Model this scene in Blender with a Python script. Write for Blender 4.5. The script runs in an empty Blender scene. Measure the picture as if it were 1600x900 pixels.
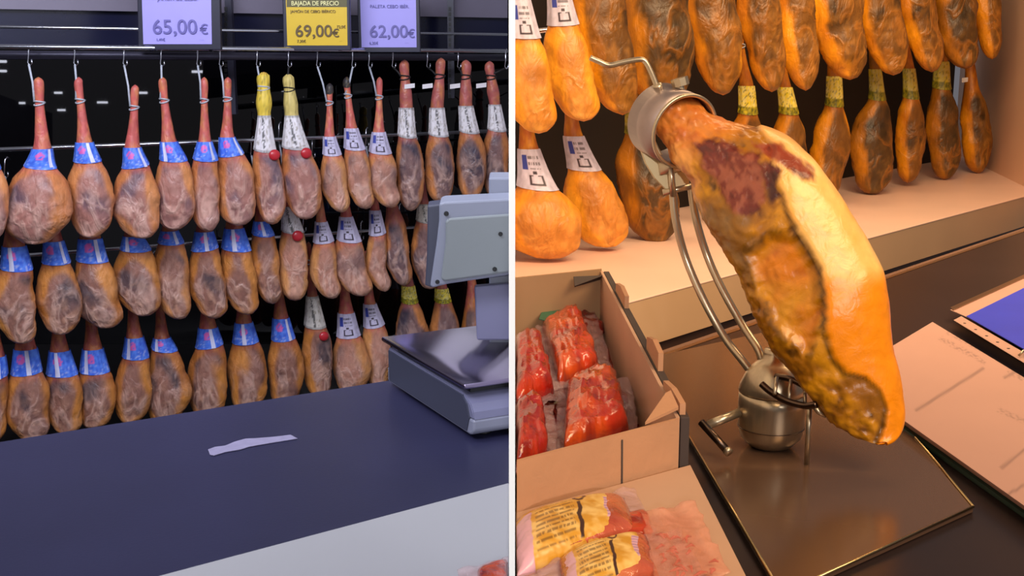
import bpy, bmesh, math, random
from mathutils import Vector, Matrix, noise
random.seed(7)
SC = bpy.context.scene
COL = SC.collection
V = Vector
# ------------------------------------------------------------------ camera
F = 1900.0
PITCH = math.radians(11.6)
CAM = V((0, 0, 1.65))
FW = V((0, math.cos(PITCH), -math.sin(PITCH)))
UP = V((0, math.sin(PITCH), math.cos(PITCH)))
cam_d = bpy.data.cameras.new('camera'); cam_d.lens = 36.0 * F / 1600.0; cam_d.sensor_width = 36
cam_d.clip_start = 0.02
cam = bpy.data.objects.new('camera', cam_d); COL.objects.link(cam)
cam.location = CAM; cam.rotation_euler = (math.pi / 2 - PITCH, 0, 0)
SC.camera = cam

def ray(px, py):
    return V((1, 0, 0)) * ((px - 800) / F) + UP * ((450 - py) / F) + FW
def hy(px, py, y):
    d = ray(px, py); return CAM + d * (y / d.y)
def hz(px, py, z):
    d = ray(px, py); return CAM + d * ((z - CAM.z) / d.z)
def hp(px, py, P, n):
    d = ray(px, py); return CAM + d * ((P - CAM).dot(n) / d.dot(n))

# ------------------------------------------------------------------ helpers
def lin(c):
    r = []
    for x in c[:3]:
        x = x / 255.0
        r.append(x / 12.92 if x <= 0.04045 else ((x + 0.055) / 1.055) ** 2.4)
    return tuple(r)
def mix(a, b, t):
    t = max(0.0, min(1.0, t)); return tuple(a[i] * (1 - t) + b[i] * t for i in range(3))
def sstep(a, b, x):
    if a == b: return float(x > a)
    t = max(0.0, min(1.0, (x - a) / (b - a))); return t * t * (3 - 2 * t)
def nz(p, s, seed=0.0, o=3):
    v = 0; a = 1; tot = 0
    for k in range(o):
        v += a * noise.noise(V((p[0] * s + seed * 7.3, p[1] * s + seed * 3.1, p[2] * s - seed * 5.7)))
        tot += a; a *= .55; s *= 2.1
    return v / tot

def tag(o, label=None, cat=None, group=None, kind=None):
    if label: o['label'] = label
    if cat: o['category'] = cat
    if group: o['group'] = group
    if kind: o['kind'] = kind
    return o
def empty(name, loc, label, cat, group=None):
    o = bpy.data.objects.new(name, None); COL.objects.link(o); o.location = loc
    o.empty_display_size = .05
    return tag(o, label, cat, group)
def world_loc(o):
    p = V((0, 0, 0))
    while o is not None:
        p += o.location; o = o.parent
    return p
def link(name, bm, mat, parent=None, smooth=True, origin=None):
    """bm holds world coordinates"""
    base = world_loc(parent) if parent else V((0, 0, 0))
    if origin is None:
        if parent: origin = base
        else:
            vs = [v.co for v in bm.verts]
            origin = V((sum(v.x for v in vs) / len(vs), sum(v.y for v in vs) / len(vs), min(v.z for v in vs)))
    for v in bm.verts: v.co -= origin
    me = bpy.data.meshes.new(name); bm.to_mesh(me); bm.free()
    if smooth:
        for p in me.polygons: p.use_smooth = True
    me.materials.append(mat)
    o = bpy.data.objects.new(name, me); COL.objects.link(o)
    if parent: o.parent = parent
    o.location = origin - base
    return o
def clipx(bm, x, keep):
    """cut the mesh where the partition stands"""
    if keep > 0 and min((v.co.x for v in bm.verts)) >= x: return
    if keep < 0 and max((v.co.x for v in bm.verts)) <= x: return
    g = bm.verts[:] + bm.edges[:] + bm.faces[:]
    bmesh.ops.bisect_plane(bm, geom=g, plane_co=(x, 0, 0), plane_no=(1, 0, 0), clear_inner=keep > 0, clear_outer=keep < 0)
    ed = [e for e in bm.edges if e.is_boundary and abs(e.verts[0].co.x - x) < 1e-5 and abs(e.verts[1].co.x - x) < 1e-5]
    if ed:
        try: bmesh.ops.holes_fill(bm, edges=ed, sides=0)
        except Exception: pass
def prism(pts, d, bm=None, bev=0, seg=2):
    """closed polygon pts (world), extruded by vector d"""
    own = bm is None
    t = bmesh.new()
    a = [t.verts.new(p) for p in pts]; b = [t.verts.new(p + d) for p in pts]
    n = len(pts)
    t.faces.new(a); t.faces.new(b[::-1])
    for i in range(n):
        t.faces.new((a[i], b[i], b[(i + 1) % n], a[(i + 1) % n]))
    bmesh.ops.recalc_face_normals(t, faces=t.faces)
    if bev: bmesh.ops.bevel(t, geom=t.edges[:], offset=bev, segments=seg, affect='EDGES', profile=.5)
    if own: return t
    merge(bm, t); return bm
def merge(bm, t):
    me = bpy.data.meshes.new('tmp'); t.to_mesh(me); t.free(); bm.from_mesh(me); bpy.data.meshes.remove(me)
def box(x0, x1, y0, y1, z0, z1, bm=None, bev=0):
    return prism([V((x0, y0, z0)), V((x1, y0, z0)), V((x1, y1, z0)), V((x0, y1, z0))], V((0, 0, z1 - z0)), bm, bev)
def tube(pts, r, bm=None, n=10, cap=True):
    own = bm is None
    if own: bm = bmesh.new()
    rings = []
    pts = [V(p) for p in pts]
    rs = r if isinstance(r, (list, tuple)) else [r] * len(pts)
    prev = None
    for i, p in enumerate(pts):
        t = (pts[min(i + 1, len(pts) - 1)] - pts[max(i - 1, 0)]).normalized()
        a = (prev - t * prev.dot(t)) if prev is not None else t.orthogonal()
        a.normalize(); prev = a; b = t.cross(a)
        rings.append([bm.verts.new(p + (a * math.cos(2 * math.pi * k / n) + b * math.sin(2 * math.pi * k / n)) * rs[i]) for k in range(n)])
    for i in range(len(rings) - 1):
        for k in range(n):
            bm.faces.new((rings[i][k], rings[i][(k + 1) % n], rings[i + 1][(k + 1) % n], rings[i + 1][k]))
    if cap:
        bm.faces.new(rings[0][::-1]); bm.faces.new(rings[-1])
    return bm
def cr(pts, n):
    """catmull-rom through tuples"""
    out = []
    m = len(pts)
    for i in range(m - 1):
        p0 = pts[max(i - 1, 0)]; p1 = pts[i]; p2 = pts[i + 1]; p3 = pts[min(i + 2, m - 1)]
        for k in range(n):
            t = k / n
            out.append(tuple(.5 * (2 * p1[j] + (p2[j] - p0[j]) * t + (2 * p0[j] - 5 * p1[j] + 4 * p2[j] - p3[j]) * t * t + (3 * p1[j] - p0[j] - 3 * p2[j] + p3[j]) * t ** 3) for j in range(len(p1))))
    out.append(tuple(pts[-1])); return out
def lathe(c, prof, n=40, bm=None):
    own = bm is None
    if own: bm = bmesh.new()
    rings = []
    for r, z in prof:
        rings.append([bm.verts.new((c.x + r * math.cos(2 * math.pi * k / n), c.y + r * math.sin(2 * math.pi * k / n), z)) for k in range(n)])
    for i in range(len(rings) - 1):
        for k in range(n):
            bm.faces.new((rings[i][k], rings[i][(k + 1) % n], rings[i + 1][(k + 1) % n], rings[i + 1][k]))
    bm.faces.new(rings[0][::-1]); bm.faces.new(rings[-1])
    return bm

# ------------------------------------------------------------------ materials
def M(name, col=(128, 128, 128), rough=.5, metal=0, spec=.5, nscale=0, namt=0, bump=0, bscale=20, attr=False,
      coat=0, emit=None, estr=0, alpha=1, stretch=None, trans=0):
    m = bpy.data.materials.new(name); m.use_nodes = True
    nt = m.node_tree; b = nt.nodes['Principled BSDF']
    c = lin(col) + (1,)
    b.inputs['Base Color'].default_value = c
    b.inputs['Roughness'].default_value = rough; b.inputs['Metallic'].default_value = metal
    b.inputs['Specular IOR Level'].default_value = spec
    b.inputs['Coat Weight'].default_value = coat
    b.inputs['Alpha'].default_value = alpha
    b.inputs['Transmission Weight'].default_value = trans
    tc = nt.nodes.new('ShaderNodeTexCoord'); mp = nt.nodes.new('ShaderNodeMapping')
    nt.links.new(tc.outputs['Object'], mp.inputs['Vector'])
    if stretch: mp.inputs['Scale'].default_value = stretch
    src = None
    if attr:
        a = nt.nodes.new('ShaderNodeAttribute'); a.attribute_name = 'Col'; src = a.outputs['Color']
    if namt:
        n = nt.nodes.new('ShaderNodeTexNoise'); n.inputs['Scale'].default_value = nscale; n.inputs['Detail'].default_value = 6
        nt.links.new(mp.outputs['Vector'], n.inputs['Vector'])
        r = nt.nodes.new('ShaderNodeMapRange'); r.inputs['From Min'].default_value = .3; r.inputs['From Max'].default_value = .7
        r.inputs['To Min'].default_value = 1 - namt; r.inputs['To Max'].default_value = 1 + namt * .6
        nt.links.new(n.outputs['Fac'], r.inputs['Value'])
        mx = nt.nodes.new('ShaderNodeVectorMath'); mx.operation = 'SCALE'
        if src: nt.links.new(src, mx.inputs[0])
        else: mx.inputs[0].default_value = c[:3]
        nt.links.new(r.outputs['Result'], mx.inputs['Scale'])
        src = mx.outputs['Vector']
    if src: nt.links.new(src, b.inputs['Base Color'])
    if bump:
        n2 = nt.nodes.new('ShaderNodeTexNoise'); n2.inputs['Scale'].default_value = bscale; n2.inputs['Detail'].default_value = 5
        n2.inputs['Distortion'].default_value = .6
        nt.links.new(mp.outputs['Vector'], n2.inputs['Vector'])
        bp = nt.nodes.new('ShaderNodeBump'); bp.inputs['Strength'].default_value = bump; bp.inputs['Distance'].default_value = .01
        nt.links.new(n2.outputs['Fac'], bp.inputs['Height']); nt.links.new(bp.outputs['Normal'], b.inputs['Normal'])
    if emit:
        b.inputs['Emission Color'].default_value = lin(emit) + (1,); b.inputs['Emission Strength'].default_value = estr
    return m
meatL = M('cured_meat', attr=True, rough=.42, spec=.45, nscale=42, namt=.2, bump=.8, bscale=26, stretch=(1.3, 1, .7))
meatR = M('cured_meat_golden', attr=True, rough=.42, spec=.4, nscale=34, namt=.2, bump=.8, bscale=20, stretch=(1.3, 1, .7))
def wrinkles(m, pale, sc):
    nt = m.node_tree; N = nt.nodes; L = nt.links; b = N['Principled BSDF']
    tc = N.new('ShaderNodeTexCoord'); oi = N.new('ShaderNodeObjectInfo')
    mp = N.new('ShaderNodeMapping'); mp.inputs['Scale'].default_value = (1.25, 1, .7); mp.inputs['Rotation'].default_value = (0, .5, 0)
    L.new(tc.outputs['Object'], mp.inputs['Vector'])
    ml = N.new('ShaderNodeMath'); ml.operation = 'MULTIPLY'; ml.inputs[1].default_value = 37; L.new(oi.outputs['Random'], ml.inputs[0])
    n = N.new('ShaderNodeTexNoise'); n.noise_dimensions = '4D'; n.inputs['Scale'].default_value = sc; n.inputs['Detail'].default_value = 3; n.inputs['Distortion'].default_value = .9
    L.new(mp.outputs['Vector'], n.inputs['Vector']); L.new(ml.outputs[0], n.inputs['W'])
    s_ = N.new('ShaderNodeMath'); s_.operation = 'SUBTRACT'; s_.inputs[1].default_value = .5; L.new(n.outputs['Fac'], s_.inputs[0])
    a = N.new('ShaderNodeMath'); a.operation = 'ABSOLUTE'; L.new(s_.outputs[0], a.inputs[0])
    r = N.new('ShaderNodeMapRange'); r.inputs['From Min'].default_value = 0; r.inputs['From Max'].default_value = .075; r.inputs['To Min'].default_value = 1; r.inputs['To Max'].default_value = 0
    L.new(a.outputs[0], r.inputs['Value'])
    at = N.new('ShaderNodeAttribute'); at.attribute_name = 'Wr'
    k = N.new('ShaderNodeMath'); k.operation = 'MULTIPLY'; L.new(r.outputs['Result'], k.inputs[0]); L.new(at.outputs['Fac'], k.inputs[1])
    k2 = N.new('ShaderNodeMath'); k2.operation = 'MULTIPLY'; k2.inputs[1].default_value = .42; L.new(k.outputs[0], k2.inputs[0])
    mx = N.new('ShaderNodeMix'); mx.data_type = 'RGBA'; L.new(k2.outputs[0], mx.inputs['Factor'])
    L.new(b.inputs['Base Color'].links[0].from_socket, mx.inputs['A']); mx.inputs['B'].default_value = lin(pale) + (1,)
    L.new(mx.outputs['Result'], b.inputs['Base Color'])
    bp = N.new('ShaderNodeBump'); bp.inputs['Strength'].default_value = .32; bp.inputs['Distance'].default_value = .010
    L.new(k.outputs[0], bp.inputs['Height']); L.new(b.inputs['Normal'].links[0].from_socket, bp.inputs['Normal']); L.new(bp.outputs['Normal'], b.inputs['Normal'])
wrinkles(meatL, (226, 186, 168), 9); wrinkles(meatR, (176, 108, 34), 8)
heroM = M('sliced_ham_surface', attr=True, rough=.3, spec=.5, nscale=70, namt=.10, bump=.15, bscale=60)
paperM = M('printed_paper', attr=True, rough=.45, spec=.4, nscale=60, namt=.08)
chrome = M('chrome_rail', (205, 208, 218), .22, 1)
steel = M('brushed_steel', (196, 178, 150), .3, .85, nscale=30, namt=.08, stretch=(8, 8, .4))
steeld = M('dark_steel', (96, 78, 66), .28, 1)
cordW = M('pale_cord', (175, 180, 190), .7, nscale=80, namt=.2)
cordB = M('black_cord', (22, 20, 22), .7)
blackP = M('black_glossy_panel', (7, 7, 11), .015, 0, .6)
navyP = M('navy_panel', (22, 24, 50), .25, 0, .5, nscale=2, namt=.2)
greyF = M('grey_fascia', (118, 112, 128), .5, nscale=3, namt=.1)
frameM = M('sign_frame_plastic', (34, 34, 50), .35)
lav = M('lavender_sign_paper', (160, 152, 226), .4, nscale=3, namt=.05)
yel = M('yellow_sign_paper', (214, 178, 14), .4, nscale=3, namt=.05)
olive = M('olive_header', (88, 82, 38), .5)
creamT = M('cream_print', (244, 238, 170), .5)
inkP = M('purple_grey_ink', (98, 92, 158), .5)
inkO = M('olive_brown_ink', (92, 70, 24), .5)
counterM = M('dark_laminate', (40, 40, 66), .34, 0, .4, nscale=5, namt=.12, bump=.02, bscale=200)
counterR = M('dark_brown_laminate', (38, 28, 28), .3, 0, .4, nscale=5, namt=.12)
whiteC = M('white_counter_ledge', (168, 167, 168), .35, nscale=2, namt=.04)
dividerW = M('white_divider', (250, 250, 250), .5, nscale=4, namt=.01)
shelfM = M('cream_shelf_laminate', (242, 202, 182), .4, nscale=3, namt=.04)
shelfF = M('cream_shelf_fascia', (196, 160, 126), .45, nscale=3, namt=.04)
sideM = M('cream_side_panel', (236, 190, 160), .5, nscale=2, namt=.05)
brownM = M('brown_strip', (112, 82, 66), .4, nscale=3, namt=.1)
stripM = M('brass_edge_strip', (205, 170, 130), .3, 1)
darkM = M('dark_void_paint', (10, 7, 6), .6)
floorM = M('dark_floor_tiles', (22, 21, 24), .5, nscale=3, namt=.1)
trayM = M('steel_tray', (104, 78, 62), .2, .25, .6, nscale=4, namt=.06)
trayE = M('tray_edge', (200, 170, 120), .25, 1)
cardM = M('cardboard_kraft', (180, 130, 94), .8, nscale=9, namt=.1, bump=.1, bscale=60)
cardI = M('cardboard_grey_liner', (168, 130, 92), .8, nscale=9, namt=.1)
cardD = M('dark_cardboard', (62, 48, 42), .8, nscale=9, namt=.1)
cardL = M('cardboard_pale_liner', (186, 146, 118), .75, nscale=9, namt=.06)
filmM = M('clear_plastic_film', (220, 180, 180), .12, 0, .8, alpha=.24, bump=.8, bscale=40)
filmR = M('red_tinted_film', (190, 70, 60), .15, 0, .8, alpha=.5, bump=.8, bscale=40)
loinM = M('vacuum_packed_loin', attr=True, rough=.16, spec=.6, nscale=30, namt=.25, bump=.5, bscale=45, coat=.5)
greenM = M('green_label', (40, 100, 76), .4, nscale=20, namt=.2)
sheetM = M('white_paper_sheet', attr=True, rough=.7, nscale=5, namt=.03)
folderG = M('dark_green_folder', (34, 58, 48), .5)
blueM = M('blue_card', (52, 62, 190), .45, nscale=8, namt=.08)
plasM = M('scale_plastic', (134, 138, 154), .4, nscale=5, namt=.05)
plasD = M('scale_dark_side', (66, 68, 84), .4, nscale=5, namt=.06)
plasF = M('scale_front', (120, 120, 148), .35, nscale=5, namt=.05)
plasS = M('scale_foot_band', (140, 142, 160), .35)
panM = M('weighing_pan_steel', (150, 138, 164), .2, 1)
headM = M('scale_head_grey', (126, 132, 134), .5, nscale=5, namt=.04)
blackM = M('black_rubber', (12, 12, 14), .5)
stickM = M('torn_sticker_residue', (140, 134, 160), .5, nscale=60, namt=.12)
redM = M('red_plastic', (190, 40, 50), .3, nscale=10, namt=.2)
lampC = M('cool_lamp_tube', (255, 255, 255), .5, emit=(235, 238, 255), estr=14)

def colour(bm, fn):
    """per-vertex colour layer from fn(co, index)"""
    lay = bm.verts.layers.float_color.new('Col')
    for i, v in enumerate(bm.verts):
        v[lay] = tuple(fn(v.co, i)) + (1,)

# ------------------------------------------------------------------ hams
class Shape:
    """ham hanging in the plane y=Y; rows of (py, cx, hw) measured down its length"""
    def __init__(s, rows, Y, thick=.62):
        s.rows = rows; s.Y = Y; s.th = thick
        s.k = (hy(801, 300, Y) - hy(800, 300, Y)).length
    def at(s, py):
        r = s.rows
        if py <= r[0][0]: return r[0][1], r[0][2]
        for i in range(len(r) - 1):
            if py <= r[i + 1][0]:
                t = (py - r[i][0]) / (r[i + 1][0] - r[i][0])
                # monotone-ish hermite
                def h(j):
                    p1, p2 = r[i][j], r[i + 1][j]
                    d = r[i + 1][0] - r[i][0]
                    def sl(a, b):
                        if a < 0 or b >= len(r): return (p2 - p1) / d
                        return (r[b][j] - r[a][j]) / (r[b][0] - r[a][0])
                    m1 = sl(i - 1, i + 1) * d; m2 = sl(i, i + 2) * d
                    if j == 2 and i == len(r) - 2: m2 = (p2 - p1) * 2.2
                    return (2 * t ** 3 - 3 * t * t + 1) * p1 + (t ** 3 - 2 * t * t + t) * m1 + (-2 * t ** 3 + 3 * t * t) * p2 + (t ** 3 - t * t) * m2
                return h(1), max(0, h(2))
        return r[-1][1], 0
    def P(s, a, py, off=0.0):
        cx, hw = s.at(py)
        c = hy(cx, py, s.Y); w = hw * s.k
        th = s.th + (1 - s.th) * (1 - sstep(12, 26, hw))
        return c + V((math.cos(a) * (w + off), -math.sin(a) * (w * th + off), 0))

PAL = {
 'L': dict(fat=(206, 134, 78), fat2=(192, 116, 66), meat=(164, 112, 100), pale=(216, 168, 152), dark=(106, 84, 94), neck=(192, 92, 86)),
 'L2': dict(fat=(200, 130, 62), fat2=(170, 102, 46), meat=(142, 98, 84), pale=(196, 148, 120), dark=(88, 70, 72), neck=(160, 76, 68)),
 'LD': dict(fat=(196, 124, 66), fat2=(168, 106, 62), meat=(118, 88, 86), pale=(190, 150, 132), dark=(66, 58, 72), neck=(176, 92, 88)),
 'LT': dict(fat=(214, 150, 90), fat2=(200, 132, 78), meat=(182, 128, 108), pale=(214, 166, 140), dark=(140, 104, 96), neck=(196, 92, 88)),
 'R': dict(fat=(216, 138, 12), fat2=(180, 104, 8), meat=(112, 72, 26), pale=(166, 112, 46), dark=(62, 42, 20), neck=(170, 96, 30)),
 'RT': dict(fat=(226, 154, 40), fat2=(222, 140, 28), meat=(206, 134, 58), pale=(226, 166, 84), dark=(174, 108, 40), neck=(180, 100, 44)),
 'RD': dict(fat=(184, 114, 14), fat2=(130, 78, 14), meat=(76, 52, 24), pale=(118, 84, 38), dark=(46, 34, 18), neck=(140, 92, 26)),
}
def ham_body(sh, pal, seed, neck_end, side=1):
    bm = bmesh.new()
    y0 = sh.rows[0][0]; y1 = sh.rows[-1][0]
    NR, NA = 62, 40
    rings = []; info = []
    for i in range(NR + 1):
        t = i / NR
        # denser rows at the ends
        t = t + .045 * math.sin(2 * math.pi * t) * -1
        py = y0 + (y1 - y0) * t
        if i == 0 or i == NR:
            cx, hw = sh.at(py); v = bm.verts.new(hy(cx, py, sh.Y)); rings.append([v]); info.append((t, 0, py)); continue
        ring = []
        for k in range(NA):
            a = 2 * math.pi * k / NA
            p = sh.P(a, py)
            amp = sstep(neck_end - 8, neck_end + 30, py)
            w = sh.at(py)[1] * sh.k
            q = V((p.x, p.y * 1.0, p.z * .8))
            lump = nz(q, 7, seed, 2) * .30 + (abs(nz(q, 20, seed + 3, 3)) - .15) * -.16 * sstep(.1, .75, t)
            d = V((math.cos(a), -math.sin(a) * sh.th, 0))
            p = p + d * (w * lump * (.25 + .75 * amp) * (.0 if abs(py - neck_end) < 1 else 1) * (1 if py > neck_end else .35))
            ring.append(bm.verts.new(p)); info.append((t, a, py))
        rings.append(ring)
    for i in range(NR):
        A, B = rings[i], rings[i + 1]
        if len(A) == 1:
            for k in range(NA): bm.faces.new((A[0], B[(k + 1) % NA], B[k]))
        elif len(B) == 1:
            for k in range(NA): bm.faces.new((A[k], A[(k + 1) % NA], B[0]))
        else:
            for k in range(NA): bm.faces.new((A[k], A[(k + 1) % NA], B[(k + 1) % NA], B[k]))
    bmesh.ops.recalc_face_normals(bm, faces=bm.faces)
    C = {k: lin(v) for k, v in PAL[pal].items()}
    rnd = random.Random(seed * 13 + 5)
    bias = rnd.uniform(-.15, .2) + (.28 if pal in ('R', 'RD') else 0); cu = rnd.uniform(.2, .5) if pal in ('R', 'RD') else rnd.uniform(-.05, .35)
    wr = [0.0] * len(bm.verts)
    def fn(co, i):
        t, a, py = info[i]
        u = math.cos(a) * side
        tb = (py - neck_end) / (y1 - neck_end)
        p = V((co.x + .35 * co.z, co.y * .6, co.z * .55 - .2 * co.x))
        n1 = nz(p, 9, seed, 2); n2 = nz(V((p.x + .02 * n1, p.y, p.z)), 42, seed + 9, 3); n3 = nz(V((p.x + .05 * n1, p.y, p.z)), 16, seed + 4, 2)
        base = mix(C['fat'], C['fat2'], .5 + 2.2 * n1)
        front = math.sin(a)
        # lean meat face: a ragged oval on the front
        e = 1.0 - ((u - cu) / .78) ** 2 - ((tb - .55) / .62) ** 2
        m = sstep(-.12, .35, e + 1.3 * n1 + bias) * sstep(-.15, .35, front)
        meat = mix(C['meat'], C['dark'], sstep(-.02, .34, n1 * 1.3 + .4 * n3) * (1.0 - .75 * sstep(.45, .75, tb)))
        streak = sstep(.05, .3, n2 + .35 * abs(n3)) * (.25 + .75 * sstep(.3, .8, tb))
        meat = mix(meat, C['pale'], streak * .55)
        c = mix(base, meat, m)
        crease = sstep(.045, 0, abs(n3)) * sstep(.35, .75, tb) * m
        c = mix(c, tuple(x * .35 for x in C['dark']), crease * .3)
        c = mix(c, C['pale'], sstep(.8, 1, tb) * .35)
        wr[i] = sstep(.1, .6, tb) * (.35 + .65 * m)
        if py < neck_end + 16:
            k = 1 - sstep(neck_end - 2, neck_end + 16, py)
            nk = mix(C['neck'], C['fat'], .18 + 1.5 * n2)
            c = mix(c, nk, k)
        return c
    colour(bm, fn)
    wl = bm.verts.layers.float.new('Wr')
    for i, v in enumerate(bm.verts): v[wl] = wr[i]
    return bm

def wrap(sh, ya, yb, a0, a1, off, paint, slant=0, na=48, nr=16, close=True):
    bm = bmesh.new(); g = []; uv = []
    for i in range(nr + 1):
        row = []
        for k in range(na + 1):
            u = k / na; a = a0 + (a1 - a0) * u
            v = i / nr
            py = ya + (yb - ya) * v + slant * math.cos(a) * v + 3.0 * v * math.sin(a)
            row.append(bm.verts.new(sh.P(a, py, off * (1 + .3 * math.sin(9 * a)))))
            uv.append((math.cos(a), v, math.sin(a), u))
        g.append(row)
    for i in range(nr):
        for k in range(na):
            bm.faces.new((g[i][k], g[i + 1][k], g[i + 1][k + 1], g[i][k + 1]))
    lay = bm.verts.layers.float_color.new('Col')
    for i, v in enumerate(bm.verts):
        v[lay] = tuple(paint(*uv[i])) + (1,)
    bmesh.ops.recalc_face_normals(bm, faces=bm.faces)
    return bm

def paint_blue(seed):
    B1, B2, W, P = lin((58, 96, 214)), lin((88, 136, 236)), lin((206, 210, 240)), lin((222, 96, 168))
    r = random.Random(seed); su = r.uniform(-.15, .2)
    def f(u, v, front, q):
        n = nz(V((u * 2, v * 2, seed)), 3, seed, 2)
        c = mix(B1, B2, .5 + 1.6 * n)
        # pale band of small print along the lower rim, emblem in the middle
        c = mix(c, W, .5 * sstep(.2, .35, nz(V((u * 9, v * 5, 0)), 2, seed, 1)) * sstep(.5, .7, v))
        d = math.hypot((u - su) / .34, (v - .36) / .2)
        if front > 0 and d < 1 and (d > .6 or abs(math.sin(u * 30 + v * 12)) > .5): c = mix(c, P, .9)
        return c
    return f
def paint_white(seed, icon=True, tint=(206, 200, 226)):
    W, D, N = lin(tint), lin((60, 48, 60)), lin((50, 62, 150))
    def f(u, v, front, q):
        c = W
        n = nz(V((u * 3, v * 3, seed)), 2, seed, 2)
        c = mix(c, tuple(x * .75 for x in W), .5 + n)
        if front > 0:
            if -.62 < u < -.28 and .14 < v < .52: c = N
            if -.2 < u < .6 and .12 < v < .5:
                ln = (v * 26) % 4
                if ln < 2 and noise.noise(V((u * 22, round(v * 6.5), seed))) > -.12: c = mix(c, D, .75)
            if icon:
                x, y = (u - .12) / .38, (v - .76) / .12
                d = max(abs(x), abs(y)) if abs(x) > .35 else max(abs(x), abs(y + .35) / 1.35)
                if .72 < d < 1.12: c = D
        return c
    return f
def paint_band(seed, tint=(212, 206, 196), red=False):
    W, D, G = lin(tint), lin((40, 38, 40)), lin((120, 104, 70))
    def f(u, v, front, q):
        n = nz(V((u * 4, v * 3, seed)), 2.5, seed, 3)
        c = mix(W, G, sstep(.05, .3, n) * .6)
        if front > 0 and .08 < v < .92 and abs(u + .05 - .25 * v) < .13 and noise.noise(V((u * 30, v * 26, seed))) > -.1: c = mix(c, D, .85)
        if v < .06 or v > .94: c = mix(c, D, .4)
        return c
    return f
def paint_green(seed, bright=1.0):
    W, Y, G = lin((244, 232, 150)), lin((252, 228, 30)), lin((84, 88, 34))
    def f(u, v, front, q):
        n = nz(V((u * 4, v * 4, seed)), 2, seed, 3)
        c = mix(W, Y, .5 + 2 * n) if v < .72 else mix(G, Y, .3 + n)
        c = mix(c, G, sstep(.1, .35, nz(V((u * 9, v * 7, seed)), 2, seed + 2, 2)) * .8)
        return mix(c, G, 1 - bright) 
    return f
def paint_foot(seed, tint):
    T, D = lin(tint), lin((120, 104, 60))
    def f(u, v, front, q):
        s = sstep(.1, .4, nz(V((u * 5, v * 9, seed)), 2.5, seed, 2)); return mix(T, D, s * .7)
    return f

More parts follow.
